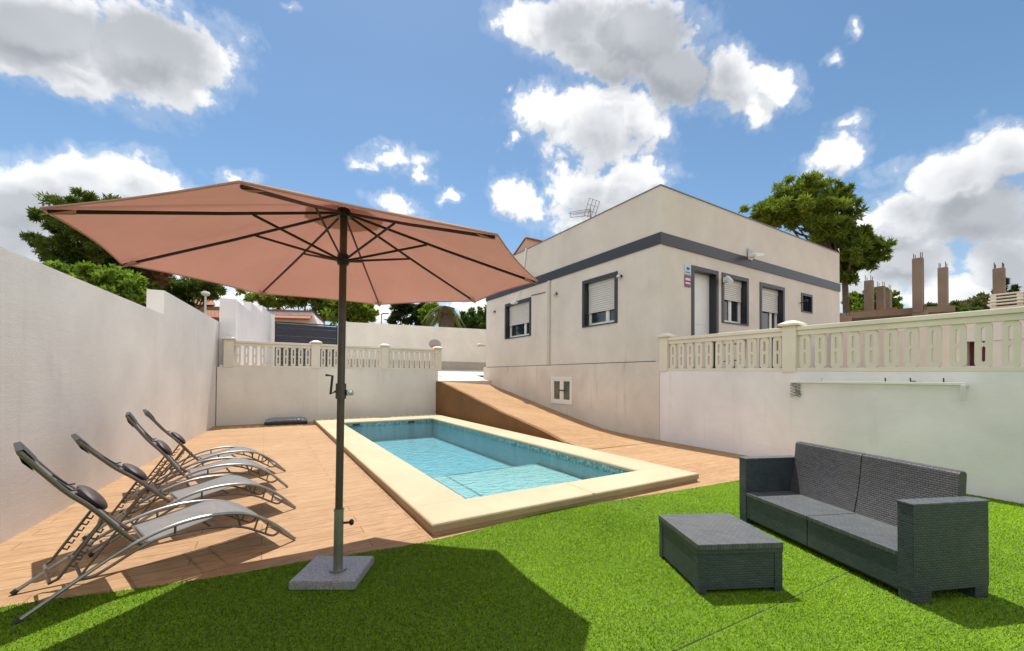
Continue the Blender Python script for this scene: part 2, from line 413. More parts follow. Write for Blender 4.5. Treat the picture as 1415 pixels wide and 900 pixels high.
g = MB(); g.prism([(1.3, 1.235+.033, .0065), (3.4, 1.235-.082, .0065), (3.4, 1.235-.075, .0065), (1.3, 1.235+.040, .0065)], (0, 0, .001)); struct(g.build('lawn_seam', mat_plain('dark_seam', (.02, .03, .008), .95)))
# ramp beside the house
hs = [(5.75, .003), (6.4, .008), (7.17, .04), (8.2, .19), (9.2, .355), (10.24, .535), (11.6, .77), (13.0, 1.01), (13.6, 1.12)]
ps = [(5.45, .003), (6.05, .07), (7.1, .27), (7.8, .36), (8.48, .464), (9.2, .59), (9.9, .71), (11.1, .92), (12.3, 1.12), (13.6, 1.17)]
def prof(pr, y): return float(np.interp(y, [q[0] for q in pr], [q[1] for q in pr]))
ys = np.linspace(5.5, 13.05, 40)
g = MB(); g.grid([[(4.93+2.2*t, y, max(.004, prof(ps, y)*(1-t)+prof(hs, y)*t)) for t in np.linspace(0, 1, 9)] for y in ys])
struct(g.build('ramp', M['ramp']))
wy = np.linspace(5.75, 12.9, 30)
g = MB()
rows = []
for y in wy:
    z = max(.012, prof(ps, y)-.004+.006*math.sin(y*5))
    rows.append([(4.955, y, 0), (4.86, y, 0), (4.86, y, z), (4.87, y, z+.004), (4.955, y, z+.004)])
g.grid(rows, False)
tag(g.build('ramp_wall', M['wall_brown']), 'low brown rendered wall holding the side of the sloping ramp beside the pool', 'wall')
# upper drive and courtyard
g = MB(); g.grid([[(4.9+.5*i, y, 1.155+(y-13.04)*.117) for i in range(9)] for y in np.linspace(13.04, 17.2, 6)], False)
g.add([(4.9, 13.04, 1.155), (8.9, 13.04, 1.155), (8.9, 13.04, .9), (4.9, 13.04, .9)], [(0, 1, 2, 3)])
struct(g.build('driveway', M['drive']))
g = MB(); g.add([(-1.3, 12.95, 1.40), (4.9, 12.95, 1.40), (4.9, 17.2, 1.55), (-1.3, 17.2, 1.55)], [(0, 1, 2, 3)])
struct(g.build('courtyard', M['drive']))

# ------------------------------------------------------------------ swimming pool
pool = thing('swimming_pool', 'rectangular swimming pool with cream stone coping and turquoise mosaic lining', 'swimming pool', (WX0, WY0, 0))
o = (WX0, WY0)
def L(x, y, z): return (x-o[0], y-o[1], z)
g = MB()
ins, out = (WX0-.03+.0, WX1+.0, WY0, WY1), (PX0, PX1, PY0, PY1)
def ring(x0, x1, y0, y1, z): return [L(x0, y0, z), L(x1, y0, z), L(x1, y1, z), L(x0, y1, z), L(x0, y0, z)]
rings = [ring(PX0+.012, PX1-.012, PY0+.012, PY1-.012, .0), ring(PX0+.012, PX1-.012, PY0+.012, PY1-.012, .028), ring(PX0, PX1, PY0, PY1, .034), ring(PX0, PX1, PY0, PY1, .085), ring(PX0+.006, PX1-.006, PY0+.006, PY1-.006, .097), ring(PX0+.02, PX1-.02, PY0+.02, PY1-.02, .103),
         ring(WX0-.03, WX1+.03, WY0-.03, WY1+.03, .103), ring(WX0-.012, WX1+.012, WY0-.012, WY1+.012, .098), ring(WX0, WX1, WY0, WY1, .083), ring(WX0, WX1, WY0, WY1, .055), ring(WX0-.03, WX1+.03, WY0-.03, WY1+.03, .04)]
g.grid(rings[3:], False)
cp = g.build('coping', M['coping'], pool)
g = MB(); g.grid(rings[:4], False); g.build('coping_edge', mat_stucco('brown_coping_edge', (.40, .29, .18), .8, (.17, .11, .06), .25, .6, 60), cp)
jm_ = mat_plain('cream_grout', (.40, .31, .19), .9)
for (x0, y0, x1, y1) in ((PX0, WY0-.0, WX0, WY0+.004), (WX1, WY0, PX1, WY0+.004), (PX0, 6.2, WX0, 6.204), (WX1, 6.2, PX1, 6.204), (PX0, 8.8, WX0, 8.804), (WX1, 8.8, PX1, 8.804), (2.93, PY0, 2.934, WY0)):
    g = MB(); g.box(L(x0+.02, y0, .10), L(x1-.015, y1, .1036)); g.build('coping_joint', jm_, cp)
ZD = -.44
g = MB(); g.grid([ring(WX0-.03, WX1+.03, WY0-.03, WY1+.03, .05), ring(WX0-.03, WX1+.03, WY0-.03, WY1+.03, ZD)], False)
g.add([L(WX0-.03, WY0-.03, ZD), L(WX1+.03, WY0-.03, ZD), L(WX1+.03, WY1+.03, ZD), L(WX0-.03, WY1+.03, ZD)], [(0, 1, 2, 3)])
g.build('basin', M['mosaic'], pool)
g = MB(); g.grid([ring(WX0-.024, WX1+.024, WY0-.024, WY1+.024, .052), ring(WX0-.024, WX1+.024, WY0-.024, WY1+.024, -.055)], False)
g.build('waterline_tiles', M['line_tile'], pool)
g = MB()
g.box(L(WX0-.02, WY0-.02, ZD), L(2.02, 5.62, -.12)); g.build('step', M['step'], pool)
g = MB(); g.box(L(2.021, WY0-.02, ZD), L(2.34, 5.72, -.18)); g.build('step', M['step'], pool)
g = MB(); g.box(L(2.341, WY0-.02, ZD), L(WX1+.02, 5.98, -.25)); g.build('bench', M['step'], pool)
g = MB(); g.box(L(1.975, WY0, -.119), L(2.024, 5.622, -.114)); g.box(L(WX0, 5.58, -.119), L(2.026, 5.626, -.1135)); g.build('step_edge', M['edge_tile'], pool)
g = MB(); g.box(L(2.315, WY0, -.179), L(2.344, 5.724, -.1745)); g.build('step_edge', M['line_tile'], pool)
g = MB(); g.box(L(2.35, 5.945, -.249), L(WX1, 5.986, -.2445)); g.build('bench_edge', M['line_tile'], pool)
for x in (2.08, 3.56):
    g = MB(); g.box(L(x-.09, WY1-.002, -.005), L(x+.09, WY1+.01, .035)); g.build('inlet', M['dark_plastic'], pool)
nx, ny = 2, 2
g = MB(); g.add([(WX0-.024, WY0-.024, -.015), (WX1+.024, WY0-.024, -.015), (WX1+.024, WY1+.024, -.015), (WX0-.024, WY1+.024, -.015)], [(0, 1, 2, 3)])
struct(g.build('water', M['water']))

# ------------------------------------------------------------------ boundary walls
def wall_x(y): return -1.7+.079*(y-4.68)
w = thing('boundary_wall', 'long white rendered garden wall on the left, stepped up near its far end', 'wall', (wall_x(3), 3, 0), math.atan(-.079))
def lw(y): return (y-3)/math.cos(math.atan(.079))
g = MB(); g.prism([(0, lw(-8), -.1), (0, lw(13.3), -.1), (0, lw(13.3), 2.70), (0, lw(8.5), 2.66), (0, lw(8.5), 2.27), (0, lw(-8), 2.2)], (-.22, 0, 0))
g.build('wall', M['wall_warm'], w)
tag(MB().box((-1.03, 13.06, -.1), (-.66, 13.42, 3.33), .008).build('gate_pillar', M['wall_white']), 'square white rendered pillar where the left garden wall meets the balustrade', 'pillar')
w = thing('boundary_wall', 'white wall rising in three sloping steps between the pillar and the dark gate', 'wall', (-.66, 13.42, 0))
d = Vector((.86, 3.62, 0)); dn = d.normalized(); nn = Vector((dn.y, -dn.x, 0))*-.2
pr_ = [(0, 1.2), (.98, 1.2), (.98, 3.50), (.66, 3.62), (.66, 3.38), (.33, 3.53), (.33, 3.20), (0, 3.36)]
g = MB(); g.prism([d*q_+Vector((0, 0, z_)) for q_, z_ in pr_], nn); g.build('wall', M['wall_white'], w)
tag(MB().box((.16, 17.0, 1.4), (.29, 17.16, 3.5), .006).build('gate_post', M['pvc']), 'slim white post at the left end of the dark blue gate', 'post')
gt = thing('sliding_gate', 'dark navy metal sliding gate of horizontal slats behind the balustrade', 'gate', (.3, 17.05, 1.5))
g = MB()
for i in range(11): g.box((.03, .012*(i % 2), .06+i*.15), (2.09, .03+.012*(i % 2), .06+i*.15+.146))
g.build('slat_panel', M['gate'], gt)
g = MB()
for a, b in (((0, -.01, 0), (2.12, .05, .05)), ((0, -.01, 1.73), (2.12, .05, 1.775)), ((0, -.01, .05), (.045, .05, 1.73)), ((2.075, -.01, .05), (2.12, .05, 1.73))): g.box(a, b)
g.build('gate_frame', M['black'], gt)
tag(MB().box((2.45, 17.0, 1.4), (2.75, 17.22, 3.46), .006).build('gate_post', M['wall_far']), 'cream rendered post at the right end of the gate, behind the umbrella pole', 'post')
w = thing('rear_wall', 'cream rendered wall with grey base band across the back of the driveway', 'wall', (2.75, 17.0, 0))
g = MB(); g.prism([(0, 0, 1.3), (8.5, 0, 1.3), (8.5, 0, 3.60), (0, 0, 3.43)], (0, .2, 0)); g.build('wall', M['wall_far'], w)
g = MB(); g.box((.01, -.03, 1.3), (8.49, -.001, 1.98)); g.build('base_band', mat_stucco('greyish_render', (.42, .38, .33), .9, (.16, .13, .11), .2), w)
# retaining walls
tag(MB().box((-1.04, 12.8, -.1), (4.93, 13.04, 1.515)).build('retaining_wall', M['wall_far']), 'low cream retaining wall under the balustrade at the far end of the pool', 'wall')
rw = thing('retaining_wall', 'tall white retaining wall behind the wicker sofa, below the right balustrade', 'wall', (7.0885, 5.70, 0))
RD = Vector((-.27, -4.80, 0)); RA = math.atan2(RD.y, RD.x)
rw.rotation_euler = (0, 0, RA)
g = MB(); g.prism([(0, 0, -.1), (12, 0, -.1), (12, 0, 1.31), (0, 0, 1.448)], (0, .25, 0)); g.build('wall', M['wall_white'], rw)

# ------------------------------------------------------------------ balustrades
def baluster_mesh(wd, h, t=.07):
    """cast unit: chamfered plate pierced by an upper and a lower slot, flaring into the rails"""
    s0, s1 = .155*wd, .155*wd
    c = .30*wd; hw = wd*.330
    hn = hw*.62
    outl = [(-hn, 0), (hn, 0), (hw*.92, h*.045), (hw, h*.10), (hw, h*.90), (hw*.92, h*.955), (hn, h), (-hn, h), (-hw*.92, h*.955), (-hw, h*.90), (-hw, h*.10), (-hw*.92, h*.045)]
    sw = .085*wd
    def slot(a, b):
        e = min(sw*.8, .02)
        return [(-sw, a+e), (-sw+e*.7, a), (sw-e*.7, a), (sw, a+e), (sw, b-e), (sw-e*.7, b), (-sw+e*.7, b), (-sw, b-e)]
    bm = bmesh.new()
    def loop(pts):
        vs = [bm.verts.new((x, 0, z)) for x, z in pts]
        return [bm.edges.new((vs[i], vs[(i+1) % len(vs)])) for i in range(len(vs))]
    ed = loop(outl)+loop(slot(h*.12, h*.465))+loop(slot(h*.545, h*.885))
    bmesh.ops.triangle_fill(bm, edges=ed, use_beauty=True, use_dissolve=False)
    r = bmesh.ops.extrude_face_region(bm, geom=list(bm.faces))
    bmesh.ops.translate(bm, vec=(0, t, 0), verts=[q for q in r['geom'] if isinstance(q, bmesh.types.BMVert)])
    bmesh.ops.recalc_face_normals(bm, faces=list(bm.faces))
    me = bpy.data.meshes.new('baluster'); bm.to_mesh(me); bm.free(); me.materials.append(M['cast'])
    return me
def balustrade(label, A, B, H, posts, n_per, postw=.2, back=1):
    """A, B: base line ends (3-D); posts: distances along; n_per: balusters in each bay"""
    A, B = Vector(A), Vector(B); D = B-A; Ln = math.hypot(D.x, D.y)
    t = thing('balustrade', label, 'balustrade', A, math.atan2(D.y, D.x))
    t.rotation_euler = (0, -math.atan2(D.z, Ln), math.atan2(D.y, D.x))
    y0 = .03 if back > 0 else -.17
    th = .14
    g = MB(); g.box((0, y0, 0), (Ln, y0+th, .055), .006); g.build('base_rail', M['cast'], t)
    e0 = 0; me = None
    for i, p in enumerate(posts):
        g = MB(); g.box((p-postw/2, y0-.025, -.008), (p+postw/2, y0+th+.025, H+.015), .008); po = g.build('post', M['cast'], t)
        g = MB(); z = H+.015; cx, cy = p, y0+th/2
        for (hw, dz) in ((postw/2+.045, .04),): g.box((cx-hw, cy-hw, z+.001), (cx+hw, cy+hw, z+dz), .008)
        hw = postw/2+.03; hz = postw*.25
        g.add([(cx-hw, cy-hw, z+.041), (cx+hw, cy-hw, z+.041), (cx+hw, cy+hw, z+.041), (cx-hw, cy+hw, z+.041), (cx-hz, cy-hz, z+.085), (cx+hz, cy-hz, z+.085), (cx+hz, cy+hz, z+.085), (cx-hz, cy+hz, z+.085)],
              [(4, 5, 6, 7), (0, 1, 5, 4), (1, 2, 6, 5), (2, 3, 7, 6), (3, 0, 4, 7)])
        g.build('cap', M['cast'], po)
    for i in range(len(posts)-1):
        a, b = posts[i]+postw/2, posts[i+1]-postw/2
        g = MB(); g.box((a+.001, y0-.015, H-.062), (b-.001, y0+th+.015, H), .008); g.box((a+.001, y0+.012, H-.135), (b-.001, y0+th-.012, H-.064)); g.build('top_rail', M['cast'], t)
        n = n_per[i]; wd = (b-a)/n
        me = baluster_mesh(wd, H-.055-.134, .042)
        for j in range(n):
            q = bpy.data.objects.new('baluster', me); C.objects.link(q); q.parent = t; q.location = (a+wd*(j+.5), y0+.032, .054)
    return t
balustrade('long cream cast stone balustrade on the right retaining wall, in front of the house', (7.06, 5.62, 1.447), (6.70, -.75, 1.374), .69, [.07, 2.50, 6.3], [11, 18], .2, 1)
balustrade('cream cast stone balustrade between the pool end wall and the gate', (-.99, 12.78, 1.513), (5.03, 12.78, 1.513), .70, [.19, 2.24, 4.18, 5.93], [10, 10, 9], .22, 1)

# ------------------------------------------------------------------ house
HXF, HYF, HXE, HYE, HZ = 7.11, 5.65, 15.87, 13.52, 5.385
ho = thing('house', 'beige single storey flat roofed house with dark granite band and window surrounds', 'house', (HXF, HYF, 0))
def H_(x, y, z): return (x-HXF, y-HYF, z)
def facade(g, fn, u0, u1, v0, v1, holes):
    us = sorted({u0, u1}|{h[0] for h in holes}|{h[1] for h in holes}); vs = sorted({v0, v1}|{h[2] for h in holes}|{h[3] for h in holes})
    for i in range(len(us)-1):
        for j in range(len(vs)-1):
            cu, cv = (us[i]+us[i+1])/2, (vs[j]+vs[j+1])/2
            if any(h[0] < cu < h[1] and h[2] < cv < h[3] for h in holes): continue
            g.add([fn(us[i], vs[j]), fn(us[i+1], vs[j]), fn(us[i+1], vs[j+1]), fn(us[i], vs[j+1])], [(0, 1, 2, 3)])
# left facade: u = y, normal -x ; right facade: u = x, normal -y
fl = lambda u, v, d=0: H_(HXF+d, u, v)
fr_ = lambda u, v, d=0: H_(u, HYF+d, v)
LW = [(6.865, 8.105, 2.605, 3.83), (10.51, 12.12, 2.605, 3.82)]
BW = (8.46, 9.385, .57, 1.315)
RW = [(8.155, 9.17, 1.42, 3.845), (9.315, 10.475, 2.64, 3.845), (11.02, 12.30, 1.42, 3.835), (13.275, 13.955, 3.262, 3.812)]
g = MB()
facade(g, fl, HYF, HYE, 1.60, HZ, LW)
facade(g, fr_, HXF, HXE, 1.30, HZ, RW)
g.add([H_(HXE, HYF, 1.3), H_(HXE, HYE, 1.3), H_(HXE, HYE, HZ), H_(HXE, HYF, HZ)], [(0, 1, 2, 3)])
g.add([H_(HXF, HYE, 1.0), H_(HXE, HYE, 1.0), H_(HXE, HYE, HZ), H_(HXF, HYE, HZ)], [(3, 2, 1, 0)])
# parapet top and inside
pt = .22
g.grid([[H_(HXF, HYF, HZ), H_(HXE, HYF, HZ), H_(HXE, HYE, HZ), H_(HXF, HYE, HZ), H_(HXF, HYF, HZ)], [H_(HXF+pt, HYF+pt, HZ), H_(HXE-pt, HYF+pt, HZ), H_(HXE-pt, HYE-pt, HZ), H_(HXF+pt, HYE-pt, HZ), H_(HXF+pt, HYF+pt, HZ)],
        [H_(HXF+pt, HYF+pt, 4.9), H_(HXE-pt, HYF+pt, 4.9), H_(HXE-pt, HYE-pt, 4.9), H_(HXF+pt, HYE-pt, 4.9), H_(HXF+pt, HYF+pt, 4.9)]], False)
g.build('wall', M['wall_house'], ho)
# thin drip trim on the parapet
g = MB(); g.box(H_(HXF-.018, HYF-.018, HZ+.001), H_(HXE+.018, HYF+.07, HZ+.022)); g.box(H_(HXF-.018, HYF+.071, HZ+.001), H_(HXF+.07, HYE, HZ+.022)); g.build('parapet_trim', mat_plain('grey_flashing', (.2, .19, .18), .6), ho)
g = MB(); g.add([H_(HXF+pt, HYF+pt, 4.901), H_(HXE-pt, HYF+pt, 4.901), H_(HXE-pt, HYE-pt, 4.901), H_(HXF+pt, HYE-pt, 4.901)], [(0, 1, 2, 3)]); g.build('roof', M['brick'], ho)
# plinth, standing proud of the wall
g = MB(); pd = .035
facade(g, lambda u, v: H_(HXF-pd, u, v), HYF, HYE+.14, -.1, 1.64, [BW])
g.add([H_(HXF-pd, HYF, 1.64), H_(HXF-pd, HYE+.14, 1.64), H_(HXF, HYE+.14, 1.655), H_(HXF, HYF, 1.655)], [(0, 1, 2, 3)])
g.add([H_(HXF-pd, HYE+.14, -.1), H_(HXF+.4, HYE+.14, -.1), H_(HXF+.4, HYE+.14, 1.64), H_(HXF-pd, HYE+.14, 1.64)], [(0, 1, 2, 3)])
g.build('plinth', M['wall_plinth'], ho)
g = MB(); g.box(H_(HXF-.012, HYF+.12, 1.642), H_(HXF-.001, HYE, 1.668)); g.build('joint_line', mat_plain('dirty_joint', (.16, .13, .11), .9), ho)
# granite band
g = MB(); g.box(H_(HXF-.028, HYF-.028, 4.14), H_(HXF-.002, HYE, 4.385)); g.build('granite_band', M['granite'], ho)
g = MB(); g.box(H_(HXF-.001, HYF-.0281, 4.14), H_(HXE, HYF-.002, 4.385)); g.build('granite_band', M['granite'], ho)

def surround(name, side, hole, depth=.2, wdt=.09, bottom=True):
    u0, u1, v0, v1 = hole
    f = fl if side == 'L' else fr_
    g = MB()
    def bx(a0, a1, b0, b1, d0, d1):
        if side == 'L': g.box(fl(a0, b0, d0), fl(a1, b1, d1))
        else: g.box(fr_(a0, b0, d0), fr_(a1, b1, d1))
    bx(u0, u0+wdt, v0, v1, -.02, depth); bx(u1-wdt, u1, v0, v1, -.0202, depth)
    bx(u0+wdt, u1-wdt, v1-wdt, v1, -.0198, depth)
    if bottom: bx(u0+wdt, u1-wdt, v0, v0+.028, -.026, depth)
    return g.build(name, M['granite'], ho), (u0+wdt, u1-wdt, v0+(.028 if bottom else 0), v1-wdt)
def BX(side, g, a0, a1, b0, b1, d0, d1):
    f = fl if side == 'L' else fr_
    p, q = f(a0, b0, d0), f(a1, b1, d1)
    return g.box(tuple(min(x, y) for x, y in zip(p, q)), tuple(max(x, y) for x, y in zip(p, q)))
def window(side, hole, shut, depth=.2, leaf_split=.5, bottom=True, open_left=False):
    wn, (u0, u1, v0, v1) = surround('window', side, hole, depth, bottom=bottom)
    d = depth-.035
    fw = .04
    g = MB()
    BX(side, g, u0, u0+fw, v0, v1, d-.02, d+.03); BX(side, g, u1-fw, u1, v0, v1, d-.0203, d+.03); BX(side, g, u0+fw, u1-fw, v1-fw, v1, d-.0197, d+.03); BX(side, g, u0+fw, u1-fw, v0, v0+fw, d-.0199, d+.03)
    um = u0+(u1-u0)*leaf_split
    BX(side, g, um-.03, um+.03, v0+fw, v1-fw, d-.008, d+.02)
    for (a, b) in ((u0+fw, um-.03), (um+.03, u1-fw)):
        BX(side, g, a, a+.03, v0+fw, v1-fw, d-.002, d+.018); BX(side, g, b-.03, b, v0+fw, v1-fw, d-.0021, d+.018); BX(side, g, a+.03, b-.03, v0+fw, v0+fw+.04, d-.0022, d+.018)
    g.build('window_frame', M['pvc'], wn)
    g = MB(); BX(side, g, u0+fw, u1-fw, v0+fw, v1-fw, d+.019, d+.029); g.build('pane', M['glass'] if not open_left else M['glass'], wn)
    if shut:
        vs = v1-(v1-v0)*shut
        g = MB(); n = max(3, int((v1-vs)/.062)); st = (v1-.13-vs)/n
        BX(side, g, u0+.02, u1-.02, v1-.13, v1, d-.06, d-.024)
        for i in range(n):
            BX(side, g, u0+.025, u1-.025, vs+i*st+.006, vs+(i+1)*st-.006, d-.052, d-.030)
            BX(side, g, u0+.025, u1-.025, vs+i*st-.004, vs+i*st+.004, d-.036, d-.032)
        BX(side, g, u0+.02, u1-.02, vs-.03, vs-.004, d-.054, d-.028)
        g.build('roller_shutter', M['shutter'], wn)
    return wn
window('L', LW[0], .665, leaf_split=.38)
window('L', LW[1], .58, leaf_split=.34)
window('R', RW[1], .44, leaf_split=.55)
window('R', RW[2], .255, leaf_split=.72, bottom=False)
sm, (a, b, c_, d_) = surround('window', 'R', RW[3], .2, .07)
g = MB(); BX('R', g, a, b, c_, d_, .18, .19); g.build('pane', M['glass'], sm)
g = MB()
for i in range(4): g.tube([fr_(a+(i+.5)*(b-a)/4, c_, .06), fr_(a+(i+.5)*(b-a)/4, d_, .06)], .008, 6)
g.build('bars', M['black'], sm)
dr, (a, b, c_, d_) = surround('door', 'R', RW[0], .2, .09, False)
g = MB(); BX('R', g, a, b, c_, d_, .165, .20)
BX('R', g, a+.10, b-.10, c_+1.15, d_-.13, .158, .164); BX('R', g, a+.10, b-.10, c_+.15, c_+1.0, .158, .164)
g.build('door_panel', M['pvc'], dr)
g = MB(); g.tube([fr_(a+.07, 2.42, .16), fr_(a+.07, 2.42, .10), fr_(a+.17, 2.42, .10)], .011, 8); g.build('handle', M['black'], dr)
# low casement in the plinth
u0, u1, v0, v1 = BW
bw = MB()
fp = lambda: None
def BL(g, a0, a1, b0, b1, d0, d1): return BX('L', g, a0, a1, b0, b1, d0-pd, d1-pd)
BL(bw, u0-.004, u0+.06, v0, v1, -.02, .06); BL(bw, u1-.06, u1+.004, v0, v1, -.0201, .06); BL(bw, u0+.06, u1-.06, v1-.06, v1+.004, -.0199, .06); BL(bw, u0+.06, u1-.06, v0-.004, v0+.06, -.0198, .06)
um = (u0+u1)/2; BL(bw, um-.03, um+.03, v0+.06, v1-.06, -.012, .05)
bwn = bw.build('window', M['pvc'], ho)
for a, b in ((u0+.06, um-.03), (um+.03, u1-.06)):
    g = MB(); BL(g, a, a+.05, v0+.06, v1-.06, -.006, .04); BL(g, b-.05, b, v0+.06, v1-.06, -.0061, .04); BL(g, a+.05, b-.05, v0+.06, v0+.12, -.0062, .04); BL(g, a+.05, b-.05, v1-.12, v1-.06, -.0063, .04); g.build('casement', M['pvc'], bwn)
    g = MB(); BL(g, a+.05, b-.05, v0+.12, v1-.12, .018, .028); g.build('pane', M['glass_pale'], bwn)
g = MB(); BL(g, um-.13, um+.09, (v0+v1)/2-.012, (v0+v1)/2+.014, -.03, -.013); g.build('latch', M['black'], bwn)
# downpipe
g = MB(); g.box(H_(HXF-.055, 9.50, 1.66), H_(HXF-.001, 9.60, 4.135), .012); g.build('downpipe', M['pipe'], ho)
# wall lamps
for y, z in ((6.76, 3.685), (9.22, 3.70), (12.85, 3.67)):
    g = MB(); g.lathe(H_(HXF-.03, y, z), [(.0, -.025), (.05, -.025), (.05, .02), (0, .02)], 12); g.tube([H_(HXF, y, z), H_(HXF-.05, y, z)], .018, 8); lo = g.build('wall_lamp', M['black'], ho)
    g = MB(); g.ellipsoid(H_(HXF-.085, y, z-.015), (.055, .055, .045)); g.build('lamp_glass', M['chrome'], lo)
# floodlight on the granite band
g = MB(); g.box(H_(10.42, HYF-.06, 4.32), H_(10.58, HYF-.028, 4.62)); g.tube([H_(10.5, HYF-.03, 4.40), H_(10.45, HYF-.16, 4.36)], .03, 8)
fo = g.build('floodlight', M['pvc'], ho)
g = MB(); g.prism([H_(10.22, HYF-.34, 4.30), H_(10.60, HYF-.34, 4.38), H_(10.60, HYF-.16, 4.44), H_(10.22, HYF-.16, 4.36)], (0, 0, .05)); g.build('lamp_head', M['pvc'], fo)
for i in range(4):
    g = MB(); g.box(H_(10.40, HYF-.075, 4.47+.04*i), H_(10.60, HYF-.061, 4.49+.04*i)); g.build('fin', M['shutter'], fo)
# white camera on the window surround
g = MB(); g.box(H_(9.33, HYF-.12, 3.60), H_(9.45, HYF-.021, 3.72), .01); g.prism([H_(9.25, HYF-.22, 3.52), H_(9.36, HYF-.22, 3.52), H_(9.40, HYF-.09, 3.66), H_(9.29, HYF-.09, 3.66)], (0, -.05, .08)); g.build('security_camera', M['pvc'], ho)
g = MB(); g.tube([H_(13.2, HYF, 3.5), H_(13.2, HYF-.14, 3.52)], .014, 8); g.ellipsoid(H_(13.16, HYF-.17, 3.54), (.06, .06, .04)); g.tube([H_(13.14, HYF-.1, 3.5), H_(13.1, HYF-.16, 3.42)], .012, 6); g.build('spotlight', M['black'], ho)
# awning arm above the far window on the left facade
g = MB(); g.tube([H_(HXF-.02, 11.12, 4.11), H_(HXF-.20, 11.15, 3.80), H_(HXF-.24, 11.16, 3.74)], .02, 6); g.box(H_(HXF-.30, 11.05, 3.68), H_(HXF-.16, 11.28, 3.74), .01); g.build('awning_bracket', M['pvc'], ho)
g = MB(); g.tube([H_(HXF-.012, 10.5, 3.86), H_(HXF-.012, 9.75, 3.83)], .012, 6); g.build('cable', M['black'], ho)
# gabled stair head on the roof
g = MB(); g.prism([H_(7.16, 10.90, 4.9), H_(7.16, 13.2, 4.9), H_(7.16, 13.2, 4.95), H_(7.16, 11.58, 5.44), H_(7.16, 10.92, 5.78), H_(7.16, 10.90, 5.78)], (1.6, 0, 0)); rm = g.build('stair_head', M['peach'], ho)
g = MB(); g.prism([H_(7.13, 10.84, 5.782), H_(7.13, 10.95, 5.782), H_(7.13, 11.60, 5.452), H_(7.13, 13.22, 4.97), H_(7.13, 13.22, 5.0), H_(7.13, 11.60, 5.482), H_(7.13, 10.95, 5.815), H_(7.13, 10.84, 5.815)], (1.68, 0, 0)); g.build('tile_edge', M['brick'], rm)
g = MB(); g.tube([H_(HXF-.03, 10.78, 5.42), H_(HXF-.03, 11.0, 4.40)], .03, 8); g.build('downpipe', M['pvc'], ho)
# roof aerial
an = thing('tv_antenna', 'thin grey television aerial standing on the flat roof of the beige house', 'antenna', (8.2, 9.02, 4.9))
g = MB(); g.tube([(0, 0, 0), (0, 0, 1.42)], .02, 6); g.build('mast', M['steel'], an)
bd = Vector((0, 1, .24)); b0 = Vector((0, -.1, 1.22))
g = MB()
for off in (-.10, .10): g.tube([b0+Vector((0, .1, off+.10)), b0+bd*1.0+Vector((0, 0, off*.85+.09))], .011, 5)
g.build('boom', M['steel'], an)
g = MB()
for i in range(9): 
    q = b0+bd*(.16+.1*i)+Vector((0, 0, .1)); g.tube([q+Vector((-.12, 0, .0)), q+Vector((.12, 0, 0))], .007, 5)
g.tube([b0+bd*1.0+Vector((0, 0, .0)), b0+bd*1.0+Vector((0, .02, .19))], .01, 5)
g.build('directors', M['steel'], an)
g = MB()
for s_ in (-.2, -.07, .07, .2):
    g.tube([b0+Vector((s_, .16, -.05)), b0+Vector((s_, -.08, .40))], .009, 5)
for s_ in (-.02, .12, .26, .40): g.tube([b0+Vector((-.22, .16-.24*(s_+.05)/.45, s_)), b0+Vector((.22, .16-.24*(s_+.05)/.45, s_))], .007, 5)
g.build('reflector', M['steel'], an)
# small plates beside the door
s1 = thing('sign_plate', 'small pale blue warning plate with dark camera mark beside the white door', 'sign', (7.90, HYF-.004, 3.62))
g = MB(); g.box((0, -.008, 0), (.225, 0, .21), .003); g.build('plate', M['blue_sign'], s1)
g = MB(); g.box((.07, -.0115, .095), (.155, -.0085, .155)); g.box((.155, -.0113, .11), (.18, -.0085, .14)); g.box((.03, -.0112, .03), (.195, -.0085, .05)); g.build('print', M['navy'], s1)
s2 = thing('sign_plate', 'small purple and red alarm plate below the pale blue one beside the door', 'sign', (7.90, HYF-.004, 3.33))
g = MB(); g.box((0, -.008, 0), (.225, 0, .27), .003); g.build('plate', M['purple_sign'], s2)
g = MB(); g.box((.03, -.011, .15), (.195, -.0085, .20)); g.box((.03, -.0111, .07), (.195, -.0085, .105)); g.build('print', M['sign_white'], s2)
# lamp on the rear wall's corner
tag(MB().tube([(HXF-.03, 13.66, 2.50), (HXF-.22, 13.63, 2.50)], .05, 10).tube([(HXF-.22, 13.63, 2.5), (HXF-.32, 13.62, 2.47)], [.06, .065], 10).tube([(HXF+.1, 13.67, 2.5), (HXF-.03, 13.66, 2.5)], .03, 8).build('wall_spotlight', M['pipe']), 'small cream spotlight fixed to the far corner of the house', 'lamp')
exec_later = None

# ------------------------------------------------------------------ garden umbrella
UC = Vector((.448, 2.935, 2.003)); UR = 1.344
ub = thing('garden_umbrella', 'large terracotta beige octagonal garden umbrella with dark ribs over the lawn edge', 'umbrella', (.418, 2.80, 0))
O = Vector((.418, 2.80, 0))
APEX = Vector((.446, 2.915, 2.455))-O
tips = []
for i in range(8):
    a = 3.519-i*PI/4
    tips.append(UC+Vector((UR*math.cos(a), UR*math.sin(a), .005*UR*math.cos(a)+.016*UR*math.sin(a)))-O)
g = MB(); rows = []; NR, NS = 10, 10
for r_ in range(NR+1):
    row = []
    for i in range(8):
        for j in range(NS):
            t = j/NS; e = tips[i].lerp(tips[(i+1) % 8], t)
            f = r_/NR
            p = APEX.lerp(e, max(f, .001))
            sag = math.sin(PI*t)*f
            p = p+(APEX-p)*(.020*math.sin(PI*t)*f)+Vector((0, 0, -.012*math.sin(PI*t)*math.sin(PI*min(1, f*.9))))
            p.z += .010*math.sin(PI*f)
            row.append(p[:])
    row.append(row[0]); rows.append(row)
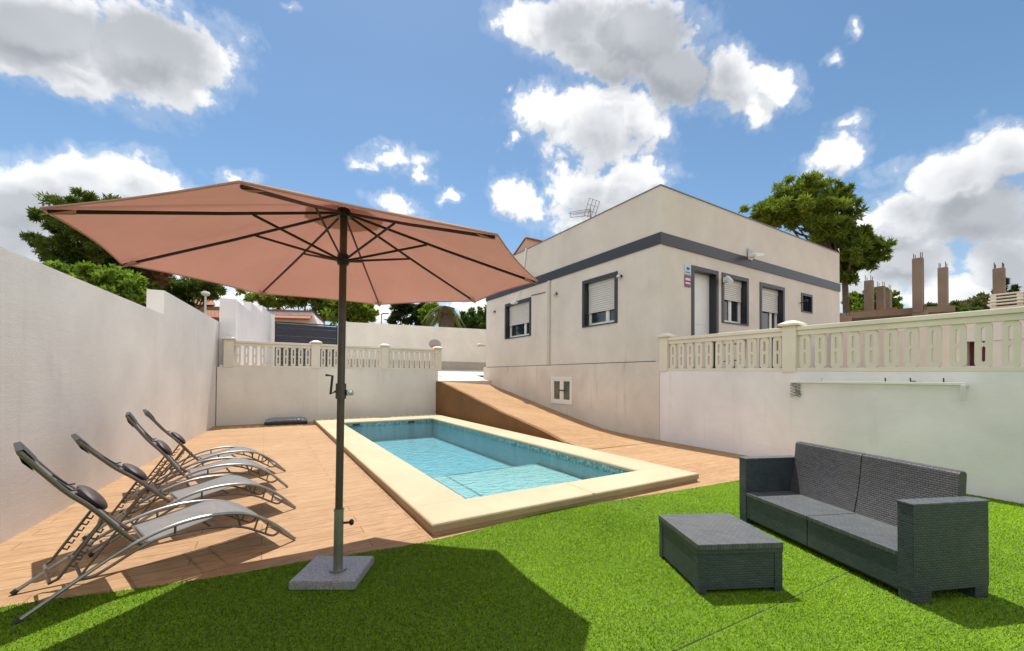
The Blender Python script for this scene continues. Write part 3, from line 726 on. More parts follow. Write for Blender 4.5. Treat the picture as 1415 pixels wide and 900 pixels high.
# hem
rows.append([(q[0], q[1], q[2]-.009) for q in rows[-1]])
g.grid(rows)
g.build('canopy', M['canopy'], ub, solid=.003, angle=25)
pb = Vector((.418, 2.80, .05))-O; ph = Vector((.441, 2.905, 2.40))-O
def pp(z): return pb+(ph-pb)*((z-.05)/2.35)
g = MB(); g.tube([pp(.42), pp(1.3), pp(2.39)], .0235, 14); g.build('pole', M['pole'], ub)
g = MB(); g.tube([pp(.062), pp(.44)], .029, 14); g.tube([pp(.432), pp(.445)], .032, 14); g.tube([pp(.062), pp(.072)], .05, 14); sl = g.build('base_tube', M['steel'], ub)
g = MB(); q = pp(.35); g.tube([q+Vector((.025, 0, 0)), q+Vector((.065, -.01, 0))], .008, 8); g.ellipsoid(q+Vector((.075, -.012, 0)), (.016, .02, .02)); g.build('clamp_knob', M['black'], sl)
# slab with its own heading
g = MB()
cen = Vector((.402, 2.845, 0))-O; hs_ = .200
ax = Vector((.86, -.51, 0)); ay = Vector((.51, .86, 0))
bm = bmesh.new(); bmesh.ops.create_cube(bm, size=1)
for v_ in bm.verts: v_.co = Vector((v_.co.x*hs_*2, v_.co.y*hs_*1.80, .008+(v_.co.z+.5)*.052))
bmesh.ops.bevel(bm, geom=list(bm.edges), offset=.006, segments=2, affect='EDGES'); bm.verts.index_update()
g.add([(cen+ax*v_.co.x+ay*v_.co.y+Vector((0, 0, v_.co.z)))[:] for v_ in bm.verts], [[q.index for q in f.verts] for f in bm.faces]); bm.free()
g.build('base_slab', M['slab'], ub)
rq = pp(2.075)
g = MB(); g.tube([pp(2.04), pp(2.06), pp(2.11)], [.034, .04, .036], 14); rn = g.build('runner', M['black'], ub)
g = MB(); g.tube([pp(2.365), pp(2.38), pp(2.42)], [.045, .052, .04], 14); g.build('hub', M['black'], ub)
for i in range(8):
    d = tips[i]-APEX; dirn = Vector((d.x, d.y, 0)).normalized()
    a = pp(2.385)+dirn*.035; b = APEX.lerp(tips[i], .985)+Vector((0, 0, -.020))
    mid = a.lerp(b, .5)+Vector((0, 0, -.006))
    g = MB(); g.tube([a, mid, b], .0095, 6, flat=.8); rb = g.build('rib', M['rib'], ub)
    g = MB(); c_ = a.lerp(b, .40)+Vector((0, 0, -.012)); g.tube([rq+dirn*.036, c_], .0085, 6, flat=.7); g.build('strut', M['rib'], ub)
    side = Vector((-dirn.y, dirn.x, 0))
    e = tips[i]
    g = MB(); e0 = e.lerp(APEX, .075)
    g.add([(e0+side*.045+Vector((0, 0, -.024)))[:], (e0-side*.045+Vector((0, 0, -.024)))[:], (e+Vector((0, 0, -.030)))[:], (e0+Vector((0, 0, -.034)))[:]], [(0, 2, 3), (3, 2, 1)])
    g.build('corner_pocket', M['canopy'], ub)
g = MB(); rr_ = []
for f in (.03, .19):
    rr_.append([((APEX.lerp(tips[i].lerp(tips[(i+1) % 8], j/4), f))+Vector((0, 0, -.012)))[:] for i in range(8) for j in range(4)]+[((APEX.lerp(tips[0], f))+Vector((0, 0, -.012)))[:]])
g.grid(rr_); g.build('centre_patch', M['canopy'], ub)
q = pp(1.20)
g = MB(); g.tube([pp(1.15), pp(1.25)], .033, 12); ck = g.build('crank', M['pole'], ub)
g = MB(); g.tube([q+Vector((-.03, .01, 0)), q+Vector((-.06, .02, -.02)), q+Vector((-.05, .02, .10)), q+Vector((-.09, .03, .105))], .008, 8); g.build('handle', M['black'], ck)
g = MB(); g.lathe(q+Vector((.05, -.02, -.01)), [(0, -.02), (.022, -.018), (.026, 0), (.022, .018), (0, .02)], 10); g.build('tilt_knob', M['chrome'], ck)

# ------------------------------------------------------------------ sun loungers
def spl(pts, n=6):
    """Catmull-Rom through 2-D (s, z) points"""
    out = []; q = [pts[0]]+list(pts)+[pts[-1]]
    for i in range(1, len(q)-2):
        for j in range(n):
            t = j/n
            out.append(tuple(.5*((2*q[i][k])+(-q[i-1][k]+q[i+1][k])*t+(2*q[i-1][k]-5*q[i][k]+4*q[i+1][k]-q[i+2][k])*t*t+(-q[i-1][k]+3*q[i][k]-3*q[i+1][k]+q[i+2][k])*t**3) for k in range(len(pts[0]))))
    out.append(tuple(pts[-1])); return out
LWD = .46
rail = spl([(.0, .012), (-.146, .165), (-.295, .275), (-.433, .325), (-.60, .343), (-.754, .330), (-.894, .292), (-1.02, .237), (-1.139, .168), (-1.30, .068), (-1.39, .012)])
lower = spl([(-1.175, .152), (-1.116, .142), (-1.05, .168), (-.903, .243), (-.804, .268), (-.65, .268), (-.547, .257), (-.432, .232), (-.336, .195), (-.245, .138), (-.165, .088), (-.125, .095), (-.10, .118)])
HINGE = Vector((-.895, 0, .245))
def make_lounger(label):
    t = thing('sun_lounger', label, 'sun lounger', (0, 0, 0), 0, 'four grey sun loungers lined up beside the pool')
    for y in (0, LWD):
        g = MB(); g.tube([(s, y, z) for s, z in rail], .0115, 8); sr = g.build('side_rail', M['steel'], t)
        g = MB(); yy = y+(.004 if y == 0 else -.004); g.tube([(s, yy, z) for s, z in lower], .0085, 6); g.build('lower_rail', M['bronze'], t)
        for a, b in (((-.745, .327), (-.745, .268)), ((-.40, .318), (-.375, .212)), ((-.26, .250), (-.285, .165)), ((-.19, .205), (-.21, .118))):
            g = MB(); g.tube([(a[0], y, a[1]), (b[0], yy, b[1])], .007, 6); g.build('spacer', M['bronze'], t)
    for s_, z in ((.004, .016), (-.40, .300), (-.55, .258), (-.87, .256), (-1.16, .155)):
        g = MB(); g.tube([(s_, 0, z), (s_, LWD, z)], .0085, 6); g.build('cross_bar', M['bronze'], t)
    # seat sling: low at the hinge, up over the knee, down the leg curve
    prof_ = [(-.885, .262), (-.80, .276), (-.70, .292), (-.60, .310), (-.52, .326), (-.46, .331), (-.40, .322), (-.33, .300), (-.26, .262), (-.19, .213), (-.13, .162), (-.09, .122)]
    pr2 = spl(prof_, 4)
    g = MB(); g.grid([[(s, LWD*q, z-.012*math.sin(PI*q)) for q in np.linspace(.012, .988, 9)] for s, z in pr2]); g.build('seat_sling', M['sling'], t, solid=.004)
    # backrest, modelled about its hinge
    bk = [(0, 0), (-.075, .078), (-.16, .195), (-.24, .30), (-.325, .395), (-.41, .512), (-.46, .585), (-.497, .640)]
    b2 = spl(bk, 5)
    g = MB(); g.grid([[(s, LWD*q, z-.008*math.sin(PI*q)) for q in np.linspace(.06, .94, 7)] for s, z in b2[4:-2]])
    br_ = g.build('backrest', M['sling'], t, HINGE, .006)
    for y in (.02, LWD-.02):
        g = MB(); g.tube([(s, y, z) for s, z in b2], .0125, 8); g.build('back_tube', M['bronze'], br_)
    g = MB(); g.tube([(b2[-1][0], .02, b2[-1][1]), (b2[-1][0], LWD-.02, b2[-1][1])], .0125, 8); g.build('top_bar', M['bronze'], br_)
    # flap of sling wrapped over the top bar
    g = MB(); g.grid([[(s+dx, LWD*q, z+dz) for q in (.05, .95)] for (s, z), dx, dz in ((b2[-9], .012, .012), (b2[-5], .016, .012), (b2[-1], .014, .016), (b2[-1], -.012, .010), (b2[-5], -.020, -.012), (b2[-9], -.014, -.012))]); g.build('sling_sleeve', M['dark_plastic'], br_)
    # round neck cushion hung on the sling
    n_ = Vector((.80, 0, .60)).normalized()
    ctr = Vector((-.228, LWD*.5, .285))+n_*.030
    axis = Vector((-.62, 0, .78)).normalized()
    mt = Matrix((axis, Vector((0, 1, 0)), n_)).transposed()
    g = MB(); g.ellipsoid(ctr, (.096, LWD*.42, .034), 20, 12, mt); g.build('neck_pillow', M['pillow'], br_)
    for y in (LWD*.28, LWD*.72):
        g = MB(); g.tube([Vector((-.36, y, .452)), Vector((-.30, y, .382)), ctr+axis*.1+Vector((0, y-LWD*.5, 0))], .006, 5); g.build('pillow_strap', M['dark_plastic'], br_)
    # notched prop
    sp = MB()
    for y in (.045, LWD-.045):
        sp.tube([(-1.245, y, .165), (-1.16, y, .30), (-1.075, y, .435)], .0085, 6)
        for k_ in range(6):
            f = .22+.12*k_; p = Vector((-1.245, y, .165)).lerp(Vector((-1.075, y, .435)), f)
            sp.tube([p, p+Vector((.026, 0, -.016)), p+Vector((.036, 0, .004))], .006, 5)
    sp.tube([(-1.245, .045, .165), (-1.275, .06, .148), (-1.275, LWD-.06, .148), (-1.245, LWD-.045, .165)], .0085, 6)
    sp.build('prop_frame', M['bronze'], t)
    for y in (.03, LWD-.03):
        g = MB(); g.tube([(-1.0, y, .39), (-1.13, y, .20), (-1.16, y, .155)], .007, 5); g.build('prop_strut', M['bronze'], t)
    for s_ in (0, LWD):
        g = MB(); g.tube([(-1.375, s_, .022), (-1.396, s_, .008)], .015, 8); g.build('foot_cap', M['dark_plastic'], t)
    return t
LB = ['grey metal sun lounger nearest the camera, its back legs standing on the green turf',
      'grey metal sun lounger next behind the front one, with its backrest reclined furthest',
      'grey metal sun lounger third from the camera, with its backrest upright between two others',
      'grey metal sun lounger at the far end of the row, nearest the balustrade wall']
l0 = make_lounger(LB[0])
for i, (x, y, a, tilt) in enumerate(((.22, 3.634, 20.7, 0), (.272, 4.495, 19.0, -6.5), (.244, 5.384, 11.0, 2.5), (.257, 6.288, 14.5, -1))):
    t = l0 if i == 0 else copy_tree(l0)
    t.location = (x, y, 0); t.rotation_euler = (0, 0, R(a)); t['label'] = LB[i]
    for ch in t.children if False else [q for q in bpy.data.objects if q.parent == t]:
        if ch.name.startswith('backrest'): ch.rotation_euler = (0, R(tilt), 0)

# ------------------------------------------------------------------ wicker sofa and table
wd_ = Vector((.378, .926, 0)); SA = math.atan2(wd_.y, wd_.x)
sf = thing('wicker_sofa', 'dark grey woven plastic two seat sofa without cushions standing on the lawn', 'sofa', (3.20, .795, 0), SA)
SL, SD, AH = 1.405, .545, .585        # local x along the width from the near arm, local -y towards the back
def bxs(name, a, b, bev, m, par=sf): g = MB(); g.box(a, b, bev); return g.build(name, M[m], par)
AW = .085
for nm, x0 in (('armrest', 0), ('armrest', SL-AW)):
    g = MB()
    g.box((x0, -SD, .075), (x0+AW, 0, AH-.012), .004)
    g.box((x0+.002, -SD*.0-.13, .008), (x0+AW-.002, -.003, .0745), .003); g.box((x0+.002, -SD+.003, .008), (x0+AW-.002, -SD+.10, .0745), .003)
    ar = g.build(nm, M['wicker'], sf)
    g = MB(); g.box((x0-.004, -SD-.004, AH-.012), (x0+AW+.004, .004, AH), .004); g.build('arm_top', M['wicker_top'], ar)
for x0, x1 in ((AW+.001, SL/2-.003), (SL/2+.003, SL-AW-.001)):
    bxs('front_panel', (x0, -.03, .055), (x1, -.006, .272), .003, 'wicker')
    g = MB(); g.box((x0, -SD+.06, .25), (x1, -.0, .28), .004)
    n = 22
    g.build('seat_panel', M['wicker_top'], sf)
bxs('rear_panel', (AW+.001, -SD, .055), (SL-AW-.001, -SD+.03, .33), .003, 'wicker')
g = MB(); g.box((AW+.01, -SD+.03, .03), (SL-AW-.01, -.04, .245)); g.build('under_frame', M['dark_plastic'], sf)
for x0, x1 in ((.115, SL/2+.01), (SL/2+.018, SL-AW-.005)):
    g = MB(); n = 8
    rows = []
    fr0, bk0 = [], []
    for i in range(n+1):
        t_ = i/n; z = .27+t_*.445
        yf = -.43-.075*t_-.012*math.sin(PI*t_)
        fr0.append((yf, z)); bk0.append((yf-.075+.012*t_, z))
    prof_ = fr0+[(fr0[-1][0]-.012, fr0[-1][1]+.014), (bk0[-1][0]+.010, bk0[-1][1]+.014)]+bk0[::-1]
    xs_ = [x0, x0+.012, x1-.012, x1]
    rows = [[(x, y+(-.008 if x in (x0, x1) else 0)*0, z) for y, z in prof_] for x in xs_]
    rows[0] = [(x0, y*.98+(-.49)*.02, z-.004 if z > .6 else z) for y, z in prof_]; rows[-1] = [(x1, y*.98+(-.49)*.02, z-.004 if z > .6 else z) for y, z in prof_]
    g.grid(rows, False)
    m_ = len(prof_)
    g.f += [tuple(range(m_-1, -1, -1)), tuple(range(3*m_, 4*m_))]; g.sm += [False, False]
    g.build('backrest', mat_wicker('back_wicker', (.075, .074, .08)) if x0 == .115 else bpy.data.materials['back_wicker'], sf)

td = Vector((.446, .895, 0)); TA = math.atan2(td.y, td.x)
tb = thing('coffee_table', 'low square dark woven plastic coffee table in front of the sofa', 'coffee table', (2.232, 1.497, 0), TA)
TS, TD, TH = .528, .535, .305
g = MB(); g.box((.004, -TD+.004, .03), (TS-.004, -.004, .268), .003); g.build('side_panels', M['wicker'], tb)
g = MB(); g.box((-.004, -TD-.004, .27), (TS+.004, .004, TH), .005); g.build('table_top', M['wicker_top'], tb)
for x0 in (0, TS-.05):
    for y0 in (-TD, -.05): 
        g = MB(); g.box((x0, y0, .008), (x0+.05, y0+.05, .269), .003); g.build('leg', M['wicker'], tb)
g = MB(); g.box((-.002, -TD-.002, .245), (TS+.002, .002, .2695)); g.build('rim', M['wicker'], tb)

# ------------------------------------------------------------------ things on the terrace and walls
pc = thing('plastic_case', 'long low grey plastic case with rounded top lying by the far wall', 'case', (.52, 12.42, 0), R(-4))
g = MB(); g.box((-.50, -.2, .004), (.50, .2, .085), .02); g.build('case_base', M['dark_plastic'], pc)
g = MB()
rows = []
for i in range(9):
    a = PI*i/8; rows.append([(x, -.19*math.cos(a), (.088)+.10*math.sin(a)*(1-abs(x/.5)**6)**.5*1.0) for x in np.linspace(-.485, .485, 21)])
g.grid(rows); g.build('case_top', M['grey_plastic'], pc)
g = MB(); g.box((-.3, -.19, .10), (.36, -.172, .112)); g.build('grip', M['dark_plastic'], pc)

dry = thing('clothes_dryer', 'white wall mounted folding clothes airer on the white retaining wall behind the sofa', 'clothes airer', (6.955, 3.06, 0), RA)
g = MB(); g.box((.0, -.12, 1.245), (1.84, -.09, 1.275), .003); g.build('front_bar', M['pvc'], dry)
g = MB(); g.box((.02, -.022, 1.24), (1.84, -.002, 1.262), .003); g.build('wall_bar', M['pvc'], dry)
g = MB()
for i in range(4):
    g.tube([(.0+.03*i, -.105, 1.25), (.09-.03*i+.03, -.03, 1.06)], .005, 5)
for k_ in range(5):
    z = 1.25-.045*k_; g.tube([(.0, -.11, z), (.10, -.02, z-.04)], .006, 5); g.tube([(.0, -.11, z-.04), (.10, -.02, z)], .006, 5)
g.build('scissor_arm', M['steel'], dry)
g = MB(); g.box((1.80, -.13, 1.07), (1.84, -.105, 1.244), .003); g.box((1.80, -.104, 1.22), (1.838, -.023, 1.243), .002); g.build('end_arm', M['shutter'], dry)
for s_ in (.42, 1.13, 1.37, 1.66):
    g = MB(); g.tube([(s_, -.105, 1.276), (s_, -.105, 1.325)], .007, 6)
    if s_ == 1.37: g.tube([(s_, -.105, 1.285), (s_+.05, -.105, 1.283)], .008, 6)
    g.build('peg', M['black'] if s_ > .5 else M['pipe'], dry)

bh = thing('basketball_hoop', 'small grey basketball backboard with orange rim showing above the balustrade', 'basketball hoop', (5.64, 15.0, 1.45))
g = MB(); g.tube([(0, .05, 0), (0, .05, 1.0)], .03, 8); g.build('pole', M['black'], bh)
g = MB(); rows = []
c0 = [(.25*math.cos(a)*1.0, .20*math.sin(a)) for a in np.linspace(0, 2*PI, 24, endpoint=False)]
g.prism([(x, 0, 1.10+z*(1.0 if z > 0 else .8)) for x, z in c0], (0, .02, 0)); g.build('backboard', mat_plain('grey_backboard', (.36, .36, .37), .4), bh)
g = MB(); g.tube([(.14*math.cos(a), -.16+.14*math.sin(a), .985) for a in np.linspace(0, 2*PI, 17)], .024, 6); g.box((-.14, -.03, .955), (.14, -.001, 1.035)); g.build('rim', M['orange'], bh)
g = MB()
for i in range(10):
    a = 2*PI*i/10; g.tube([(.135*math.cos(a), -.16+.135*math.sin(a), .975), (.08*math.cos(a+.4), -.16+.08*math.sin(a+.4), .82)], .006, 4)
g.build('net', M['pvc'], bh)

fm = thing('metal_frame', 'thin black metal frame standing on the upper terrace behind the balustrade', 'frame', (8.5, 5.3, 1.40))
for (x, y0, y1) in ((0, .10, .10), (.0, -.42, -.38), (0, -.62, -.66)):
    g = MB(); g.tube([(x, y0, 0), (x, y1, .72)], .022, 6); g.build('leg', M['black'], fm)
g = MB(); g.tube([(0, .10, .62), (0, -.66, .64)], .012, 6); g.tube([(0, .1, .25), (0, -.62, .3)], .012, 6); g.build('cross_bar', M['black'], fm)

bq = thing('masonry_barbecue', 'white masonry barbecue with louvred chimney cap behind the right balustrade', 'barbecue', (10.5, 1.62, 1.36))
W2 = mat_stucco('bright_white_render', (.74, .71, .66), .2)
g = MB(); g.box((.0, -.55, 0), (.7, .35, .14)); g.build('base', M['brick'], bq)
g = MB(); g.box((-.02, -.57, .141), (.7, .37, .19)); g.build('shelf', W2, bq)
g = MB(); g.box((.02, .30, .191), (.7, .35, .62)); g.box((.02, -.55, .191), (.7, -.0, .62)); g.box((.55, -.0, .191), (.7, .30, .62)); g.build('hearth', W2, bq)
g = MB(); g.box((.30, .12, .192), (.34, .295, .60)); g.build('door', M['red'], bq)
g = MB(); g.box((.30, .005, .192), (.34, .118, .60)); g.build('grate', M['black'], bq)
g = MB(); g.prism([(0, .36, .621), (0, -.56, .621), (0, -.40, 1.0), (0, .16, 1.0)], (.7, 0, 0)); g.box((.1, -.30, .98), (.5, -.02, 1.15)); g.build('hood', W2, bq)
g = MB()
g.box((.05, -.33, 1.15), (.55, .02, 1.19), .006)
for i in range(4): g.box((.02+.012*i, -.36+.008*i, 1.215+.055*i), (.58-.012*i, .05-.008*i, 1.240+.055*i), .005)
for x in (.08, .50):
    for y in (-.30, -.02): g.box((x-.03, y-.03, 1.19), (x+.03, y+.03, 1.40))
g.build('chimney_cap', M['cast'], bq)
tag(MB().box((15.2, -9, 1.3), (15.4, 5.6, 2.85)).build('terrace_wall', mat_stucco('rosy_white_render', (.84, .74, .66), .3)), 'pale wall closing the upper terrace, glimpsed between the right balusters', 'wall')

# ------------------------------------------------------------------ unfinished concrete frame
cf = thing('unfinished_building', 'unfinished raw concrete building frame with bare columns beyond the right terrace', 'building', P(1230, 445, 17))
co = cf.location
def cpt(x, y, d): return P(x, y, d)-co
def column(px_, py0, py1, d, wpx):
    b, tpt = cpt(px_, py1, d), cpt(px_, py0, d); w_ = wpx*d/FPX/2
    g = MB(); g.box((b.x-w_, b.y-w_, min(b.z, tpt.z)), (b.x+w_, b.y+w_, tpt.z), .01); c_ = g.build('column', M['raw'], cf)
    for sx in (-.7, .7):
        for sy in (-.7, .7):
            g = MB(); g.tube([(b.x+w_*sx, b.y+w_*sy, tpt.z-.02), (b.x+w_*sx*1.05, b.y+w_*sy, tpt.z+.16+.1*random.random())], .012, 4); g.build('rebar', M['rust'], c_)
for a in ((1269, 357, 432, 15, 10), (1303.5, 370, 430, 16, 9), (1381, 371, 424, 13.5, 10.5), (1201, 388, 436, 17, 8.5), (1217.5, 396, 432, 20, 8), (1226.5, 401, 432, 21, 7.5), (1272, 430, 450, 15, 13), (1166, 438, 470, 16, 14)): column(*a)
A1, A2, A3 = cpt(1150, 434, 17), cpt(1266, 425, 15.2), cpt(1320, 423, 15.2)
back = Vector((3.2, 4.6, 0))
g = MB(); g.prism([A1, A2, A2+back, A1+back], (0, 0, -.24)); g.build('slab', M['raw'], cf)
g = MB(); g.prism([A2+Vector((.02, 0, .01)), A3+Vector((0, 0, .02)), A3+back+Vector((0, 0, .02)), A2+back+Vector((.02, 0, .01))], (0, 0, -.22)); g.build('slab', M['raw'], cf)
g = MB(); g.prism([A1+back*.9+Vector((0, 0, -.25)), A3+back*.9+Vector((0, 0, -.25)), A3+back*.9+Vector((0, 0, -3)), A1+back*.9+Vector((0, 0, -3))], (.2, .3, 0)); g.build('rear_wall', M['raw'], cf)
for i in range(5):
    q = A1.lerp(A2, .3+.13*i)+back*.3; 
g = MB()
for i in range(26):
    q = A1.lerp(A2, .25+.6*random.random())+back*(.02+.3*random.random()); s_ = .05+.06*random.random(); g.box(q+Vector((-s_, -s_, 0)), q+Vector((s_, s_, s_*1.2)))
g.build('brick_rubble', M['brick'], cf)

# ------------------------------------------------------------------ neighbouring houses behind
nh = thing('neighbour_house', 'low white house with a terracotta tiled roof edge behind the gate', 'house', P(410, 445, 26))
no = nh.location
q = lambda x, y, d: P(x, y, d)-no
g = MB(); g.prism([q(368, 470, 26), q(446, 470, 26), q(438, 446, 26), q(432, 431, 26), q(368, 429, 26)], (1.4, 6, 0)); g.build('wall', M['wall_white'], nh)
g = MB(); g.prism([q(366, 429.2, 25.9), q(433, 431.2, 25.9), q(433, 429.4, 25.9), q(366, 427.4, 25.9)], (1.4, 6, 0)); g.build('roof', M['brick'], nh)
g = MB()
t0, t1 = q(374, 436.5, 25.9), q(430, 437.5, 25.9); b0, b1 = q(374, 440, 25.2), q(426, 441.5, 25.2)
for i in range(24):
    f = i/23; g.tube([t0.lerp(t1, f), b0.lerp(b1, f)], .075, 6)
g.build('porch_tiles', M['brick'], nh)
nb = thing('neighbour_house', 'small house with terracotta tiles partly hidden behind the left garden wall', 'house', P(280, 440, 24))
no2 = nb.location
q2 = lambda x, y, d: P(x, y, d)-no2
g = MB(); g.prism([q2(258, 470, 24), q2(310, 470, 24), q2(310, 424, 24), q2(258, 423, 24)], (-1.0, 5, 0)); g.build('wall', mat_stucco('grey_render', (.3, .27, .25), .4), nb)
g = MB(); g.prism([q2(270, 421, 23.9), q2(298, 421.5, 23.9), q2(294, 413, 25), q2(270, 411, 25)], (-.6, 3, 0)); g.build('dormer', M['brick'], nb)
g = MB()
for i in range(14):
    f = i/13; g.tube([q2(286, 431, 23.6).lerp(q2(312, 431.5, 23.6), f), q2(286, 440, 22.8).lerp(q2(312, 441, 22.8), f)], .10, 6)
g.build('roof_tiles', M['brick'], nb)
def lamp(label, x, ytop, ybot, d, globe):
    b = P(x, ybot, d); tp = P(x, ytop, d); t = thing('street_lamp', label, 'street lamp', (b.x, b.y, Z0))
    h = tp.z-Z0
    g = MB(); g.tube([(0, 0, 0), (0, 0, h)], [.06, .045], 8); g.build('post', M['shutter'] if globe else M['black'], t)
    if globe:
        g = MB(); g.lathe((0, 0, h), [(.05, -.02), (.16, .04), (.19, .12), (.15, .2), (0, .24)], 12); g.build('lamp_head', M['shutter'], t)
    else:
        g = MB(); g.tube([(0, 0, h-.02), tuple(_r*.25+Vector((0, 0, h+.05))), tuple(_r*.75+Vector((0, 0, h+.04)))], .06, 6); g.build('lamp_head', M['black'], t)
lamp('short street lamp with pale round head behind the left garden wall', 283.5, 409, 440, 20, True)
lamp('slim dark street lamp post with side arm far beyond the rear wall', 527, 434, 450, 42, False)

# ------------------------------------------------------------------ trees
def leaf_cloud(clumps, n, L_, w_, flat=.0, droop=.0, sub=26, spread=.32, up=.35):
    """clumps: (centre, (rx, ry, rz), tone); leaves gather in tufts spread through each clump"""
    vol = np.array([max(.02, c[1][0]*c[1][2]) for c in clumps]); share = vol/vol.sum()
    V, T = [], []
    for (c, r, tn), sh in zip(clumps, share):
        m = max(20, int(n*sh)); r = np.array(r)
        k_ = max(4, int(sub*(.6+sh*len(clumps)*.4)))
        u = rng.normal(size=(k_, 3)); u /= np.linalg.norm(u, axis=1)[:, None]
        rad = rng.random(k_)**.45
        tc = u*rad[:, None]*r*(1+.16*rng.normal(size=(k_, 1)))
        ti = rng.integers(0, k_, m)
        tsz = (spread*r.mean())*(.6+.8*rng.random(k_))
        loc = rng.normal(size=(m, 3)); loc /= np.linalg.norm(loc, axis=1)[:, None]
        p = tc[ti]+loc*(tsz[ti]*rng.random(m)**.5)[:, None]*np.array([1, 1, .62])
        d = loc+np.array([0, 0, up-droop])+.5*rng.normal(size=(m, 3)); d /= np.linalg.norm(d, axis=1)[:, None]
        s = np.cross(d, rng.normal(size=(m, 3))); s /= np.linalg.norm(s, axis=1)[:, None]
        ln = L_*(.6+.8*rng.random(m)); ww = w_*(.6+.8*rng.random(m))
        P0 = np.array(c)+p
        q = np.empty((m, 4, 3)); q[:, 0] = P0-d*ln[:, None]*.3; q[:, 1] = P0+s*ww[:, None]*.5+d*ln[:, None]*.2; q[:, 2] = P0+d*ln[:, None]*.7; q[:, 3] = P0-s*ww[:, None]*.5+d*ln[:, None]*.2
        V.append(q.reshape(-1, 3)); T.append(np.clip(tn+.2*rng.normal(size=k_)[ti]+.14*rng.normal(size=m), 0, 1))
    return np.concatenate(V), np.concatenate(T)
def tree(name, label, cat, base, clumps, n, L_, w_, mat, trunk_r=.16, group=None, trunk_top=None, **kw):
    """clumps given as (px, py, depth, rx_px, ry_px, tone)"""
    base = Vector(base); t = thing(name, label, cat, base, 0, group)
    cl = []
    for (x, y, d, rx, ry, tn) in clumps:
        c = P(x, y, d)-base; k_ = d/FPX
        cl.append((tuple(c), (rx*k_, rx*k_*.85, ry*k_), tn))
    v, tone = leaf_cloud(cl, n, L_, w_, **kw)
    tri_mesh('crown', v, tone, M[mat], 4, t)
    cs = [Vector(c[0]) for c in cl]; mean = sum(cs, Vector())/len(cs)
    top = Vector(trunk_top) if trunk_top is not None else Vector((mean.x*.7, mean.y*.7, max(mean.z*.75, .3)))
    g = MB(); m1 = top*.5+Vector((trunk_r*.6, -trunk_r*.4, 0))
    g.tube([Vector((0, 0, 0)), m1, top], [trunk_r, trunk_r*.82, trunk_r*.6], 9)
    for c in cs:
        st = m1.lerp(top, .4+.6*random.random()); md = st.lerp(c, .55)+Vector((0, 0, -.08*(c-st).length))
        g.tube([st, md, c], [trunk_r*.42, trunk_r*.28, trunk_r*.08], 6)
    g.build('trunk', M['bark'], t)
    return t
def foot(x, d, z=Z0): q = P(x, 450, d); return (q.x, q.y, z)

# big pine behind the house, right
D = 20
tree('pine_tree', 'tall spreading green pine rising behind the right end of the beige house', 'tree', foot(1166, D), [
    (1055, 292, D, 26, 14, .5), (1085, 274, D, 30, 20, .6), (1118, 262, D, 32, 17, .62), (1145, 280, D+.5, 26, 18, .45), (1100, 300, D-.5, 34, 20, .7), (1062, 306, D, 20, 10, .65), (1130, 308, D-.8, 30, 20, .62),
    (1163, 262, D, 13, 9, .4), (1168, 280, D, 17, 12, .35), (1165, 305, D, 24, 18, .3), (1150, 335, D+.5, 26, 20, .28), (1180, 325, D, 22, 16, .3), (1196, 345, D, 22, 15, .35), (1212, 350, D, 17, 13, .6), (1190, 366, D, 20, 10, .35), (1168, 372, D, 16, 14, .25), (1175, 388, D, 11, 6, .2), (1130, 290, D-.6, 30, 22, .6), (1085, 292, D-.5, 26, 16, .6), (1150, 318, D-.8, 26, 18, .5), (1178, 345, D-.9, 24, 18, .4), (1160, 385, D-.3, 10, 8, .3), (1070, 284, D, 18, 10, .6), (1205, 335, D, 14, 8, .4)],
    56000, .27, .06, 'pine_warm', .17, trunk_top=(0, 0, 6.6), sub=26, spread=.27)
# left group
D = 17
tree('pine_tree', 'tall dark pine overhanging the left wall, half hidden by the umbrella', 'tree', foot(150, D), [
    (75, 300, D, 24, 14, .35), (88, 318, D, 22, 14, .4), (62, 335, D, 24, 10, .6), (95, 342, D, 30, 14, .62), (120, 350, D, 30, 16, .45), (75, 355, D, 20, 8, .3), (140, 330, D, 40, 26, .25), (110, 286, D, 40, 9, .4), (150, 283, D, 30, 10, .4), (105, 366, D, 36, 14, .12), (160, 365, D+1, 40, 22, .1), (200, 345, D+1, 40, 30, .2)],
    44000, .21, .045, 'pine', .2, sub=18)
D = 13
tree('leafy_bush', 'bright lime green leafy bush growing just over the left garden wall', 'bush', foot(150, D), [
    (95, 372, D, 18, 10, .5), (120, 376, D, 20, 12, .6), (150, 382, D, 22, 15, .65), (176, 390, D, 18, 14, .55), (130, 392, D, 26, 10, .5), (165, 405, D, 26, 12, .5), (188, 408, D, 14, 10, .45), (142, 402, D, 24, 10, .35)],
    5200, .15, .085, 'lime', .06, sub=20, spread=.38)
D = 22
tree('pine_tree', 'dark green pine behind the lime bush and the stepped left wall', 'tree', foot(255, D), [
    (215, 395, D, 26, 16, .1), (240, 405, D, 26, 16, .25), (262, 398, D, 26, 12, .4), (285, 404, D, 20, 12, .42), (300, 398, D, 14, 7, .5), (215, 415, D, 26, 12, .08), (250, 418, D, 20, 8, .15), (190, 400, D+1, 22, 20, .08), (285, 392, D, 20, 8, .4)],
    22000, .22, .055, 'pine', .18, sub=18)
D = 19
tree('dry_shrub', 'dry russet twiggy shrub beside the dark pine under the umbrella edge', 'shrub', foot(218, D), [(212, 380, D, 18, 9, .5), (226, 384, D, 14, 8, .55), (200, 386, D, 12, 8, .3)], 2200, .30, .025, 'russet', .05, sub=10, up=.8)
D = 32
